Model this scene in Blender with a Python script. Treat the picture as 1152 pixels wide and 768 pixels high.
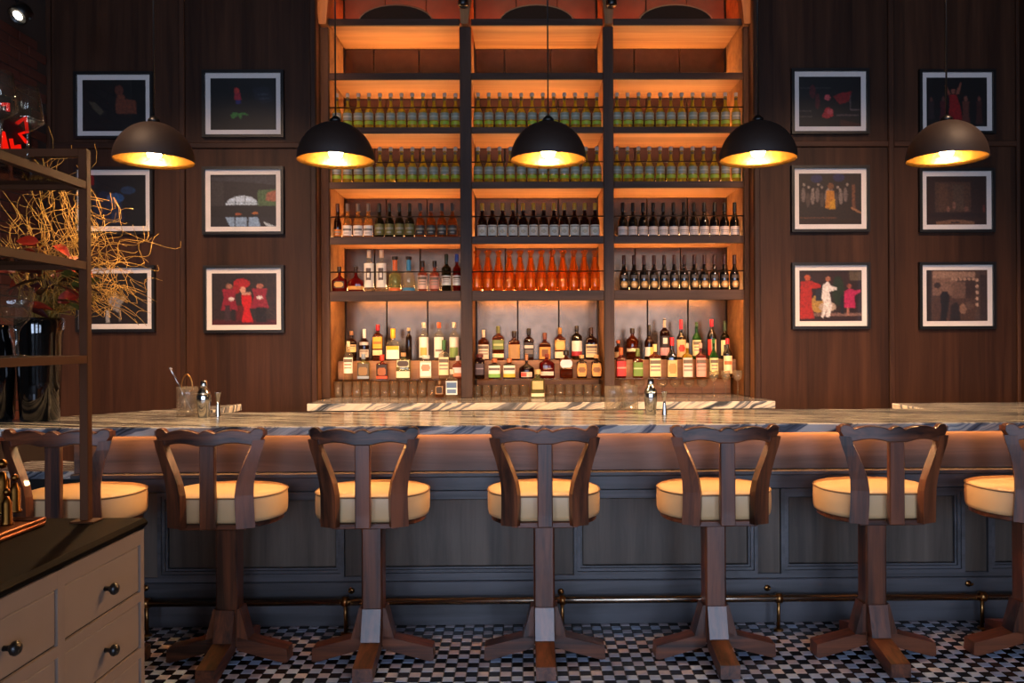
import bpy, bmesh, math, random
from mathutils import Vector, Matrix
R = random.Random(11)
PI = math.pi
for o in list(bpy.data.objects):
    bpy.data.objects.remove(o)
scene = bpy.context.scene
COL = scene.collection

# ------------------------------------------------------------------ camera
F = 896.0; CX, CY = 598.0, 384.0; YAW, ROLL = 0.0104, 0.005; H = 1.46
w0 = Vector((math.sin(YAW), math.cos(YAW), 0)); r0 = Vector((math.cos(YAW), -math.sin(YAW), 0)); u0 = Vector((0, 0, 1))
cam_u = u0*math.cos(ROLL) + r0*math.sin(ROLL); cam_r = r0*math.cos(ROLL) - u0*math.sin(ROLL); cam_w = w0
cd = bpy.data.cameras.new('camera'); cam = bpy.data.objects.new('camera', cd); COL.objects.link(cam)
M3 = Matrix((cam_r, cam_u, -cam_w)).transposed()
cam.matrix_world = Matrix.Translation((0, 0, H)) @ M3.to_4x4()
cd.sensor_width = 36; cd.lens = F/1152*36; cd.shift_x = (576-CX)/1152; cd.shift_y = (CY-384)/1152
cd.clip_start = 0.05; cd.clip_end = 100
scene.camera = cam
def P(px, py, D):
    """point where the pixel's ray meets the plane Y = D"""
    d = cam_w + cam_r*((px-CX)/F) - cam_u*((py-CY)/F)
    return Vector((0, 0, H)) + d*(D/d.y)
def PX(px, D, py=384): return P(px, py, D).x
def PZ(py, D, px=600): return P(px, py, D).z
def PH(px, py, z):
    """point where the pixel's ray meets the level z"""
    d = cam_w + cam_r*((px-CX)/F) - cam_u*((py-CY)/F)
    return Vector((0, 0, H)) + d*((z-H)/d.z)

# ------------------------------------------------------------------ light and view
vs = scene.view_settings
vs.view_transform = 'Standard'; vs.look = 'None'; vs.exposure = 0.0; vs.gamma = 1.0; vs.use_curve_mapping = False
cy = scene.cycles
cy.use_denoising = True; cy.max_bounces = 8; cy.diffuse_bounces = 3; cy.glossy_bounces = 4; cy.transparent_max_bounces = 24
cy.transmission_bounces = 6; cy.sample_clamp_indirect = 3.0; cy.caustics_reflective = False; cy.caustics_refractive = False
world = bpy.data.worlds.new('world'); scene.world = world; world.use_nodes = True
world.node_tree.nodes['Background'].inputs[0].default_value = (0.35, 0.45, 0.7, 1)
world.node_tree.nodes['Background'].inputs[1].default_value = 0.004
DAY = 150.0; LAMP = 1600.0; LED = 105.0; NICHE = 80.0; UNDER = 56.0; ROOM_FILL = 8.0; WALL_FILL = 120.0; SPOT_FILL = 1350.0
def area_light(name, loc, rot, sx, sy, power, color):
    l = bpy.data.lights.new(name, 'AREA'); l.shape = 'RECTANGLE'; l.size = sx; l.size_y = sy; l.energy = power; l.color = color
    o = bpy.data.objects.new(name, l); COL.objects.link(o); o.location = loc; o.rotation_euler = rot
    return o
# daylight entering through the three windows of the wall behind the camera
for wx in (-2.6, 0.1, 2.8):
    area_light('window_daylight', (wx, -3.9, 1.75), (PI/2, 0, 0), 1.5, 2.3, DAY, (0.58, 0.72, 1.0))
# unseen warm fill added over the dining room behind the camera
for wx in (-2.0, 1.8):
    area_light('ceiling_fill_glow', (wx, -0.8, 4.9), (0, 0, 0), 0.3, 0.3, ROOM_FILL, (1.0, 0.62, 0.32))

# added warm fill spots above the view, aimed low at the side panelling
FILL_SPOTS = []
for wx, tx, tz in ((-2.5, -2.2, 1.2), (2.7, 2.35, 1.2)):
    l = bpy.data.lights.new('fill_spot_beam', 'SPOT'); l.energy = SPOT_FILL; l.color = (1.0, .62, .38); l.spot_size = .82; l.spot_blend = 1.0; l.shadow_soft_size = .06
    o = bpy.data.objects.new('fill_spot_beam', l); COL.objects.link(o); o.location = (wx, 2.5, 4.85)
    d = Vector((tx-wx, 6.3-2.5, tz-4.85)); o.rotation_euler = d.to_track_quat('-Z', 'Y').to_euler(); FILL_SPOTS.append((o.location.copy(), o.rotation_euler.copy()))

# ------------------------------------------------------------------ materials
def lin(c):
    if isinstance(c, str):
        c = c.lstrip('#'); c = [int(c[i:i+2], 16)/255 for i in (0, 2, 4)]
        return tuple((x/12.92 if x <= .04045 else ((x+.055)/1.055)**2.4) for x in c)
    return tuple(c)
MATS = {}
def newmat(name):
    m = bpy.data.materials.new(name); m.use_nodes = True; nt = m.node_tree
    return m, nt, nt.nodes['Principled BSDF']
def N(nt, typ, **kw):
    n = nt.nodes.new(typ)
    for k, v in kw.items():
        if k.startswith('i_'): n.inputs[k[2:]].default_value = v
        else: setattr(n, k, v)
    return n
def plain(name, col, rough=.5, metal=0., coat=0., bump=0., bscale=200., vary=0., spec=.5):
    if name in MATS: return MATS[name]
    m, nt, b = newmat(name); c = lin(col)
    b.inputs['Base Color'].default_value = (*c, 1); b.inputs['Roughness'].default_value = rough
    b.inputs['Specular IOR Level'].default_value = spec; b.inputs['Metallic'].default_value = metal; b.inputs['Coat Weight'].default_value = coat
    tc = N(nt, 'ShaderNodeTexCoord')
    nz = N(nt, 'ShaderNodeTexNoise', i_Scale=bscale*.05+2, i_Detail=3.)
    nt.links.new(tc.outputs['Object'], nz.inputs['Vector'])
    mx = N(nt, 'ShaderNodeMixRGB', blend_type='MULTIPLY'); mx.inputs[1].default_value = (*c, 1); mx.inputs[0].default_value = 1
    rmp = N(nt, 'ShaderNodeMapRange'); rmp.inputs['To Min'].default_value = 1-vary; rmp.inputs['To Max'].default_value = 1+vary*.5
    nt.links.new(nz.outputs['Fac'], rmp.inputs['Value']); nt.links.new(rmp.outputs[0], mx.inputs[2]); nt.links.new(mx.outputs[0], b.inputs['Base Color'])
    if bump:
        n2 = N(nt, 'ShaderNodeTexNoise', i_Scale=bscale, i_Detail=2.); bp = N(nt, 'ShaderNodeBump', i_Strength=bump, i_Distance=.002)
        nt.links.new(tc.outputs['Object'], n2.inputs['Vector']); nt.links.new(n2.outputs['Fac'], bp.inputs['Height']); nt.links.new(bp.outputs[0], b.inputs['Normal'])
    MATS[name] = m; return m
def wood(name, dark, light, axis='z', scale=1., rough=.45, plank=0., coat=0., bump=.25, spec=.5):
    """procedural timber: stretched noise grain; plank > 0 adds tone steps between boards of that width"""
    if name in MATS: return MATS[name]
    m, nt, b = newmat(name); L = nt.links.new
    tc = N(nt, 'ShaderNodeTexCoord'); mp = N(nt, 'ShaderNodeMapping'); oi = N(nt, 'ShaderNodeObjectInfo')
    s = {'x': (1.2, 22, 22), 'y': (22, 1.2, 22), 'z': (22, 22, 1.2)}[axis]
    mp.inputs['Scale'].default_value = [v*scale for v in s]
    L(tc.outputs['Object'], mp.inputs['Vector'])
    ad = N(nt, 'ShaderNodeVectorMath', operation='ADD'); L(mp.outputs[0], ad.inputs[0])
    ml = N(nt, 'ShaderNodeVectorMath', operation='SCALE'); ml.inputs[0].default_value = (7, 13, 5); L(oi.outputs['Random'], ml.inputs['Scale']); L(ml.outputs[0], ad.inputs[1])
    n1 = N(nt, 'ShaderNodeTexNoise', i_Scale=1., i_Detail=8., i_Roughness=.65, i_Distortion=.6); L(ad.outputs[0], n1.inputs['Vector'])
    n2 = N(nt, 'ShaderNodeTexNoise', i_Scale=.22, i_Detail=3., i_Distortion=1.2); L(ad.outputs[0], n2.inputs['Vector'])
    mix = N(nt, 'ShaderNodeMath', operation='ADD'); L(n1.outputs['Fac'], mix.inputs[0]); L(n2.outputs['Fac'], mix.inputs[1])
    cr = N(nt, 'ShaderNodeValToRGB'); cr.color_ramp.elements[0].position = .40; cr.color_ramp.elements[1].position = .61
    cr.color_ramp.elements[0].color = (*lin(dark), 1); cr.color_ramp.elements[1].color = (*lin(light), 1)
    hf = N(nt, 'ShaderNodeMath', operation='MULTIPLY'); hf.inputs[1].default_value = .5; L(mix.outputs[0], hf.inputs[0]); L(hf.outputs[0], cr.inputs['Fac'])
    col = cr.outputs['Color']
    if plank:
        sx = N(nt, 'ShaderNodeSeparateXYZ'); L(tc.outputs['Object'], sx.inputs[0])
        dv = N(nt, 'ShaderNodeMath', operation='DIVIDE'); dv.inputs[1].default_value = plank; L(sx.outputs['X' if axis == 'z' else 'Z'], dv.inputs[0])
        fl = N(nt, 'ShaderNodeMath', operation='FLOOR'); L(dv.outputs[0], fl.inputs[0])
        a2 = N(nt, 'ShaderNodeMath', operation='ADD'); L(fl.outputs[0], a2.inputs[0]); L(oi.outputs['Random'], a2.inputs[1])
        wn = N(nt, 'ShaderNodeTexWhiteNoise', noise_dimensions='1D'); L(a2.outputs[0], wn.inputs['W'])
        mr = N(nt, 'ShaderNodeMapRange'); mr.inputs['To Min'].default_value = .74; mr.inputs['To Max'].default_value = 1.16; L(wn.outputs['Value'], mr.inputs['Value'])
        mm = N(nt, 'ShaderNodeMixRGB', blend_type='MULTIPLY'); mm.inputs[0].default_value = 1; L(col, mm.inputs[1]); L(mr.outputs[0], mm.inputs[2]); col = mm.outputs[0]
    L(col, b.inputs['Base Color']); b.inputs['Roughness'].default_value = rough; b.inputs['Coat Weight'].default_value = coat; b.inputs['Specular IOR Level'].default_value = spec
    bp = N(nt, 'ShaderNodeBump', i_Strength=bump, i_Distance=.002); L(n1.outputs['Fac'], bp.inputs['Height']); L(bp.outputs[0], b.inputs['Normal'])
    MATS[name] = m; return m
def marble(name):
    m, nt, b = newmat(name); L = nt.links.new
    tc = N(nt, 'ShaderNodeTexCoord')
    nz = N(nt, 'ShaderNodeTexNoise', i_Scale=2.2, i_Detail=4., i_Roughness=.55); L(tc.outputs['Object'], nz.inputs['Vector'])
    sc = N(nt, 'ShaderNodeVectorMath', operation='SCALE'); sc.inputs['Scale'].default_value = .11; L(nz.outputs['Color'], sc.inputs[0])
    ad = N(nt, 'ShaderNodeVectorMath', operation='ADD'); L(tc.outputs['Object'], ad.inputs[0]); L(sc.outputs[0], ad.inputs[1])
    dp = N(nt, 'ShaderNodeVectorMath', operation='DOT_PRODUCT'); dp.inputs[1].default_value = (.30, 1.0, -.62); L(ad.outputs[0], dp.inputs[0])
    n1 = N(nt, 'ShaderNodeTexNoise', noise_dimensions='1D', i_Scale=20., i_Detail=5., i_Roughness=.62); L(dp.outputs['Value'], n1.inputs['W'])
    n3 = N(nt, 'ShaderNodeTexNoise', i_Scale=3.5, i_Detail=3.); L(ad.outputs[0], n3.inputs['Vector'])
    mx = N(nt, 'ShaderNodeMath', operation='MULTIPLY_ADD'); mx.inputs[1].default_value = .35; L(n3.outputs['Fac'], mx.inputs[0]); L(n1.outputs['Fac'], mx.inputs[2])
    cr = N(nt, 'ShaderNodeValToRGB'); e = cr.color_ramp.elements
    e[0].position = .53; e[0].color = (*lin('#2b323d'), 1); e[1].position = .78; e[1].color = (*lin('#c9c4bc'), 1)
    e2 = e.new(.64); e2.color = (*lin('#6d7480'), 1); e3 = e.new(.69); e3.color = (*lin('#b3afa8'), 1)
    L(mx.outputs[0], cr.inputs['Fac']); L(cr.outputs[0], b.inputs['Base Color'])
    b.inputs['Roughness'].default_value = .12
    return m
def fresnel(nt, f0=.04):
    lw = N(nt, 'ShaderNodeLayerWeight'); lw.inputs['Blend'].default_value = .5
    pw = N(nt, 'ShaderNodeMath', operation='POWER'); pw.inputs[1].default_value = 4.0; nt.links.new(lw.outputs['Facing'], pw.inputs[0])
    ma = N(nt, 'ShaderNodeMath', operation='MULTIPLY_ADD'); ma.inputs[1].default_value = .8-f0; ma.inputs[2].default_value = f0; nt.links.new(pw.outputs[0], ma.inputs[0])
    return ma
def glass(name, tint, gloss=.9, rough=.03, f0=.045):
    """thin tinted glass: light passes straight through, tinted; the surface mirrors by Fresnel"""
    if name in MATS: return MATS[name]
    m = bpy.data.materials.new(name); m.use_nodes = True; nt = m.node_tree; nt.nodes.clear(); L = nt.links.new
    out = N(nt, 'ShaderNodeOutputMaterial'); mix = N(nt, 'ShaderNodeMixShader'); tr = N(nt, 'ShaderNodeBsdfTransparent'); gl = N(nt, 'ShaderNodeBsdfGlossy')
    fr = fresnel(nt, f0)
    tr.inputs[0].default_value = (*lin(tint), 1); gl.inputs['Roughness'].default_value = rough; gl.inputs['Color'].default_value = (gloss, gloss, gloss, 1)
    L(fr.outputs[0], mix.inputs[0]); L(tr.outputs[0], mix.inputs[1]); L(gl.outputs[0], mix.inputs[2]); L(mix.outputs[0], out.inputs[0])
    MATS[name] = m; return m
def tinted(name, tint, body, amt=.45, rough=.05):
    """coloured bottle glass with liquid: part clear tint, part scattering body"""
    if name in MATS: return MATS[name]
    m = bpy.data.materials.new(name); m.use_nodes = True; nt = m.node_tree; nt.nodes.clear(); L = nt.links.new
    out = N(nt, 'ShaderNodeOutputMaterial'); mix = N(nt, 'ShaderNodeMixShader'); mix2 = N(nt, 'ShaderNodeMixShader')
    tr = N(nt, 'ShaderNodeBsdfTransparent'); gl = N(nt, 'ShaderNodeBsdfGlossy'); df = N(nt, 'ShaderNodeBsdfTranslucent'); d2 = N(nt, 'ShaderNodeBsdfDiffuse'); ms = N(nt, 'ShaderNodeMixShader')
    fr = fresnel(nt, .045)
    tr.inputs[0].default_value = (*lin(tint), 1); gl.inputs['Roughness'].default_value = rough
    df.inputs[0].default_value = (*lin(body), 1); d2.inputs[0].default_value = (*lin(body), 1); ms.inputs[0].default_value = .5
    L(df.outputs[0], ms.inputs[1]); L(d2.outputs[0], ms.inputs[2])
    mix2.inputs[0].default_value = amt; L(tr.outputs[0], mix2.inputs[1]); L(ms.outputs[0], mix2.inputs[2])
    L(fr.outputs[0], mix.inputs[0]); L(mix2.outputs[0], mix.inputs[1]); L(gl.outputs[0], mix.inputs[2]); L(mix.outputs[0], out.inputs[0])
    MATS[name] = m; return m
def emit(name, col, strength):
    if name in MATS: return MATS[name]
    m = bpy.data.materials.new(name); m.use_nodes = True; nt = m.node_tree; nt.nodes.clear()
    out = N(nt, 'ShaderNodeOutputMaterial'); e = N(nt, 'ShaderNodeEmission'); e.inputs[0].default_value = (*lin(col), 1); e.inputs[1].default_value = strength
    nt.links.new(e.outputs[0], out.inputs[0]); MATS[name] = m; return m
def colmat(name, rough=.6, coat=0.):
    """printed paper: colour from the mesh's colour attribute, with fine mottling"""
    if name in MATS: return MATS[name]
    m, nt, b = newmat(name); a = N(nt, 'ShaderNodeVertexColor', layer_name='Col')
    tc = N(nt, 'ShaderNodeTexCoord'); nz = N(nt, 'ShaderNodeTexNoise', i_Scale=55., i_Detail=6.); nt.links.new(tc.outputs['Object'], nz.inputs['Vector'])
    mr = N(nt, 'ShaderNodeMapRange'); mr.inputs['To Min'].default_value = .25; mr.inputs['To Max'].default_value = 1.55; nt.links.new(nz.outputs['Fac'], mr.inputs['Value'])
    mm = N(nt, 'ShaderNodeMixRGB', blend_type='MULTIPLY'); mm.inputs[0].default_value = 1; nt.links.new(a.outputs[0], mm.inputs[1]); nt.links.new(mr.outputs[0], mm.inputs[2])
    nt.links.new(mm.outputs[0], b.inputs['Base Color']); b.inputs['Roughness'].default_value = rough; b.inputs['Coat Weight'].default_value = coat
    MATS[name] = m; return m
def label_mat():
    if 'paper_label' in MATS: return MATS['paper_label']
    m, nt, b = newmat('paper_label'); a = N(nt, 'ShaderNodeVertexColor', layer_name='Col'); nt.links.new(a.outputs[0], b.inputs['Base Color']); b.inputs['Roughness'].default_value = .55
    MATS['paper_label'] = m; return m

wall_oak = wood('wall_oak_panel', '#2d190f', '#452a1b', 'z', .8, .55, plank=.105, spec=.2)
wall_oak_x = wood('wall_oak_rail', '#29160d', '#4b2d1d', 'x', .8, .55, spec=.25)
wall_oak_trim = wood('wall_oak_trim', '#2b180e', '#4d2f1f', 'z', .8, .55, spec=.25)
shelf_dark = wood('shelf_dark_oak', '#34241c', '#4d382c', 'z', .8, .5, spec=.25)
shelf_dark_x = wood('shelf_dark_oak_rail', '#34241c', '#4d382c', 'x', .8, .5, spec=.25)
shelf_oak = wood('shelf_light_oak', '#8a5c34', '#b9834f', 'x', .6, .55)
walnut = wood('walnut_upright', '#220e08', '#764025', 'z', 1.3, .38, coat=.15)
walnut_x = wood('walnut_crosswise', '#220e08', '#764025', 'x', 1.3, .38, coat=.15)
walnut_y = wood('walnut_lengthwise', '#220e08', '#764025', 'y', 1.3, .38, coat=.15)
apron_oak = wood('apron_oak', '#46382f', '#7d6656', 'x', .45, .5)
grey_oak = wood('grey_stained_oak_upright', '#3c342d', '#63574c', 'z', .55, .45, spec=.35)
grey_oak_x = wood('grey_stained_oak_cross', '#3a3838', '#585659', 'x', .7, .36)
marble_m = marble('streaked_marble')
leather = plain('cream_leather', '#c9a577', .42, bump=.15, bscale=260, vary=.06)
piping_m = plain('tan_piping', '#7a5a3a', .5)
black_m = plain('black_lacquer', '#0d0b0a', .35)
frame_m = plain('black_frame', '#0f0c0b', .4)
mat_board = plain('white_mat_board', '#e6dcd6', .8)
brass_dk = plain('dark_brass', '#6e481f', .3, 1., vary=.15)
brass = plain('aged_brass', '#9c7040', .28, 1., vary=.15)
steel = plain('polished_steel', '#c9c6c0', .12, 1.)
bronze = plain('bronze_frame', '#4a2812', .55, .15, vary=.2, spec=.15)
shade_out = plain('black_lamp_shade', '#261811', .6)
shade_in = plain('gold_leaf_lining', '#8f6a30', .27, 1., bump=.4, bscale=60, vary=.15)
bulb_m = emit('bulb_glow', '#ffcb90', LAMP)
led_m = emit('led_strip_glow', '#ffbe7a', LED)
led_red = emit('led_strip_amber', '#ff7a2c', LED*.6)
led_niche = emit('led_niche_glow', '#ffc07c', NICHE)
led_wall_fill = emit('led_wall_fill_glow', '#ffb878', WALL_FILL)
led_under = emit('led_counter_glow', '#ffab60', UNDER)
rim_glass = tinted('rim_glass', '#f2efe8', '#e8dcc8', .015)
bar_glass = tinted('bar_glass', '#f4f0e8', '#fff1dc', .08)
clear = glass('clear_glass', '#efece4', f0=.1)
pane_m = glass('picture_glass', '#ffffff', 1., .0)
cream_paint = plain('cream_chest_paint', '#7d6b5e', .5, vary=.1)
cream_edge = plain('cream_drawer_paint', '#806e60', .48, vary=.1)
black_top = plain('black_stone_top', '#0a0706', .6, spec=.03)

# ------------------------------------------------------------------ mesh builder
class MB:
    def __init__(s): s.v = []; s.f = []; s.c = None; s.smooth = []
    def add(s, vs, fs, col=None, smooth=False):
        b = len(s.v); s.v += [tuple(v) for v in vs]
        for f in fs:
            s.f.append(tuple(b+i for i in f)); s.smooth.append(smooth)
        if col is not None or s.c is not None:
            if s.c is None: s.c = [(1, 1, 1)]*(len(s.f)-len(fs))
            s.c += [col or (1, 1, 1)]*len(fs)
        return s
    def box(s, x0, x1, y0, y1, z0, z1, col=None):
        vs = [(x, y, z) for z in (z0, z1) for y in (y0, y1) for x in (x0, x1)]
        return s.add(vs, [(0, 2, 3, 1), (4, 5, 7, 6), (0, 1, 5, 4), (2, 6, 7, 3), (0, 4, 6, 2), (1, 3, 7, 5)], col)
    def bbox(s, x0, x1, y0, y1, z0, z1, b=.004):
        """box with chamfered edges"""
        bm = bmesh.new(); m = bmesh.ops.create_cube(bm, size=1)
        for v in bm.verts: v.co = Vector(((x0+x1)/2+v.co.x*(x1-x0), (y0+y1)/2+v.co.y*(y1-y0), (z0+z1)/2+v.co.z*(z1-z0)))
        bmesh.ops.bevel(bm, geom=bm.edges[:], offset=min(b, .45*min(x1-x0, y1-y0, z1-z0)), segments=1, affect='EDGES')
        bm.verts.index_update(); s.add([v.co for v in bm.verts], [[v.index for v in f.verts] for f in bm.faces]); bm.free(); return s
    def prism(s, pts, axis, a, b):
        """polygon (list of 2D points) extruded along axis from a to b"""
        def mk(p, t): return {'x': (t, p[0], p[1]), 'y': (p[0], t, p[1]), 'z': (p[0], p[1], t)}[axis]
        n = len(pts); vs = [mk(p, a) for p in pts] + [mk(p, b) for p in pts]
        fs = [tuple(range(n)), tuple(range(2*n-1, n-1, -1))] + [(i, n+i, n+(i+1) % n, (i+1) % n) for i in range(n)]
        return s.add(vs, fs)
    def lathe(s, prof, seg=20, c=(0, 0, 0), cross=None, smooth=True, rot=0, caps=True):
        """prof: (r, z); cross(angle, r) -> (x, y) for other sections"""
        vs = []; fs = []; n = len(prof)
        for (r, z) in prof:
            for k in range(seg):
                a = 2*PI*k/seg + rot
                x, y = cross(a, r) if cross else (r*math.cos(a), r*math.sin(a))
                vs.append((c[0]+x, c[1]+y, c[2]+z))
        for i in range(n-1):
            for k in range(seg):
                fs.append((i*seg+k, i*seg+(k+1) % seg, (i+1)*seg+(k+1) % seg, (i+1)*seg+k))
        if caps and prof[0][0] > 1e-5: fs.append(tuple(range(seg-1, -1, -1)))
        if caps and prof[-1][0] > 1e-5: fs.append(tuple((n-1)*seg+k for k in range(seg)))
        return s.add(vs, fs, smooth=smooth)
    def tube(s, path, r, seg=8, closed=False, smooth=True):
        path = [Vector(p) for p in path]; n = len(path); vs = []; fs = []
        rr = r if hasattr(r, '__len__') else [r]*n
        up = Vector((0, 0, 1)); prev = None
        for i in range(n):
            if closed: t = path[(i+1) % n]-path[i-1]
            else: t = path[min(i+1, n-1)]-path[max(i-1, 0)]
            t.normalize()
            if prev is None:
                a = up if abs(t.z) < .9 else Vector((1, 0, 0)); u = t.cross(a).normalized()
            else:
                u = prev - t*prev.dot(t)
                u = u.normalized() if u.length > 1e-6 else t.orthogonal().normalized()
            prev = u; w = t.cross(u)
            for k in range(seg):
                a = 2*PI*k/seg; vs.append(path[i]+(u*math.cos(a)+w*math.sin(a))*rr[i])
        for i in range(n if closed else n-1):
            j = (i+1) % n
            for k in range(seg): fs.append((i*seg+k, i*seg+(k+1) % seg, j*seg+(k+1) % seg, j*seg+k))
        if not closed: fs += [tuple(range(seg-1, -1, -1)), tuple((n-1)*seg+k for k in range(seg))]
        return s.add(vs, fs, smooth=smooth)
    def sweep_rect(s, path, w, t, phi):
        """board of section w x t following path, section turned phi about z"""
        c, sn = math.cos(phi), math.sin(phi); vs = []; fs = []; n = len(path)
        ww = w if hasattr(w, '__len__') else [w]*n
        for i, p in enumerate(path):
            for (a, b) in ((-1, -1), (1, -1), (1, 1), (-1, 1)):
                dx, dy = a*ww[i]/2, b*t/2
                vs.append((p[0]+dx*c-dy*sn, p[1]+dx*sn+dy*c, p[2]))
        for i in range(n-1):
            for k in range(4): fs.append((i*4+k, i*4+(k+1) % 4, (i+1)*4+(k+1) % 4, (i+1)*4+k))
        fs += [(3, 2, 1, 0), tuple((n-1)*4+k for k in range(4))]
        return s.add(vs, fs)
    def mesh(s, name, mat):
        me = bpy.data.meshes.new(name); me.from_pydata(s.v, [], s.f)
        me.polygons.foreach_set('use_smooth', s.smooth)
        if s.c is not None:
            ca = me.color_attributes.new('Col', 'FLOAT_COLOR', 'CORNER'); data = []
            for p, c in zip(me.polygons, s.c): data += [c[0], c[1], c[2], 1.]*p.loop_total
            ca.data.foreach_set('color', data)
        if getattr(s, 'pc', None):
            ca = me.color_attributes.new('Col', 'FLOAT_COLOR', 'POINT'); ca.data.foreach_set('color', [t for c in s.pc for t in (c[0], c[1], c[2], 1.)])
        for m in (mat if isinstance(mat, (list, tuple)) else [mat]): me.materials.append(m)
        me.update(); return me
    def build(s, name, mat, parent=None, loc=None, rot=None):
        o = bpy.data.objects.new(name, s.mesh(name, mat)); COL.objects.link(o)
        if parent: o.parent = parent
        if loc is not None: o.location = loc
        if rot is not None: o.rotation_euler = rot
        return o
def tag(o, label=None, cat=None, group=None, kind=None):
    if label: o['label'] = label
    if cat: o['category'] = cat
    if group: o['group'] = group
    if kind: o['kind'] = kind
    return o
def thing(name, label, cat, loc=(0, 0, 0), rz=0, group=None, kind=None):
    o = bpy.data.objects.new(name, None); COL.objects.link(o); o.location = loc; o.rotation_euler = (0, 0, rz); o.empty_display_size = .05
    return tag(o, label, cat, group, kind)
def struct(name, mb, mat, label=None):
    return tag(mb.build(name, mat), label, None, None, 'structure')
def dup(o, loc, rz=0, label=None, group=None):
    c = o.copy(); COL.objects.link(c); c.location = loc; c.rotation_euler = (0, 0, rz)
    if label: c['label'] = label
    if group: c['group'] = group
    for ch in list(o.children):
        k = ch.copy(); COL.objects.link(k); k.parent = c
        for g in list(ch.children):
            q = g.copy(); COL.objects.link(q); q.parent = k
    return c
def piece(src, parent, loc, rot=None):
    """another alike piece sharing mesh data"""
    k = src.copy(); COL.objects.link(k); k.parent = parent; k.location = loc
    if rot is not None: k.rotation_euler = rot
    return k

# ------------------------------------------------------------------ the room
D_WALL, D_SH = 6.30, 6.50
XL, XR = -3.72, 3.95; CEIL = 5.3
OX0, OX1 = PX(354, D_WALL), PX(852, D_WALL)        # recess for the shelves
struct('ceiling', MB().box(-6.5, 6.5, -4.2, 7.6, CEIL, CEIL+.1), plain('dark_ceiling', '#1c1512', .8))
# floor: base slab (grout) with tiles as pieces
T = .05; GAP = .0012
floor = struct('floor', MB().box(-6.5, 6.5, -4.2, 7.6, -.06, -.004), plain('floor_grout', '#4a4642', .8), 'small black and white checkered floor tiles')
tile_w = plain('white_tile', '#aebdd8', .2, vary=.12); tile_w2 = plain('pale_rose_tile', '#bdb4bc', .2, vary=.12); tile_b = plain('black_tile', '#0f0e10', .2, vary=.1)  # white tiles tinted blue to carry the daylight's cast in their colour
D_KICK = 4.18
def tile_mesh(mb, x, y):
    b = .0022; g = GAP
    vs = [(x+g, y+g, -.004), (x+T-g, y+g, -.004), (x+T-g, y+T-g, -.004), (x+g, y+T-g, -.004),
          (x+g+b, y+g+b, 0), (x+T-g-b, y+g+b, 0), (x+T-g-b, y+T-g-b, 0), (x+g+b, y+T-g-b, 0)]
    mb.add(vs, [(4, 5, 6, 7), (0, 1, 5, 4), (1, 2, 6, 5), (2, 3, 7, 6), (3, 0, 4, 7)])
def wkind(j): return tile_w2 if j % 5 in (1, 3) else tile_w
proto_tiles = {}
NY = int(round((D_KICK-.2)/T)); Y0 = D_KICK-NY*T; IX0, IX1 = -92, 92; XO = PX(599, 3.6)
near = set()
j_first = int((3.42-Y0)/T)
visx = [(i, j) for j in range(j_first, j_first+6) for i in range(IX0, IX1)
        if -1.55 < XO+i*T < 2.25]
visx = [ij for ij in visx][:300]
near = set(visx)
rest = {'b': MB(), 'w': MB(), 'r': MB()}
for j in range(NY):
    for i in range(IX0, IX1):
        x, y = XO+i*T, Y0+j*T
        kind = 'b' if (i+j) % 2 == 0 else ('r' if wkind(j) is tile_w2 else 'w')
        if (i, j) in near:
            if kind not in proto_tiles:
                mb = MB(); tile_mesh(mb, 0, 0); proto_tiles[kind] = mb.build('tile', {'b': tile_b, 'w': tile_w, 'r': tile_w2}[kind], floor, (x, y, 0))
            else: piece(proto_tiles[kind], floor, (x, y, 0))
        else: tile_mesh(rest[kind], x, y)
allr = MB(); mats = [tile_b, tile_w, tile_w2]; idx = []
for k, key in enumerate(('b', 'w', 'r')):
    allr.add(rest[key].v, rest[key].f); idx += [k]*len(rest[key].f)
fo = allr.build('tile_field', mats, floor); fo.data.polygons.foreach_set('material_index', idx); tag(fo, kind='stuff')

# panelled wall either side of the shelves
def panel_wall(name, x0, x1, stile_px, label):
    root = thing(name, label, None, (0, 0, 0), kind='structure')
    MB().box(x0+.025, x1-.025, D_WALL+.03, D_WALL+.25, 0, CEIL).build('wall_core', plain('wall_core', '#2a1d17', .8), root)
    zr = PZ(163, D_WALL); sw = .045
    xs = [x0] + [PX(p, D_WALL) for p in stile_px] + [x1]
    for a, b in zip(xs[:-1], xs[1:]):
        for (za, zb) in ((.12, zr-sw/2), (zr+sw/2, CEIL)):
            MB().bbox(a+sw/2, b-sw/2, D_WALL, D_WALL+.03, za, zb, .003).build('panel', wall_oak, root)
        MB().bbox(a+sw/2, b-sw/2, D_WALL-.016, D_WALL+.02, zr-sw/2, zr+sw/2, .005).build('rail', wall_oak_x, root)
    for p in xs:
        MB().bbox(p-sw/2, p+sw/2, D_WALL-.018, D_WALL+.02, 0, CEIL, .006).build('stile', wall_oak_trim, root)
    MB().bbox(x0, x1, D_WALL-.02, D_WALL+.03, 0, .12, .006).build('skirting', wall_oak_x, root)
    return root
panel_wall('wall_front_left', XL, OX0, [206.5], 'dark oak panelled wall left of the bottle shelves')
panel_wall('wall_front_right', OX1, XR, [1003], 'dark oak panelled wall right of the bottle shelves')
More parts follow.
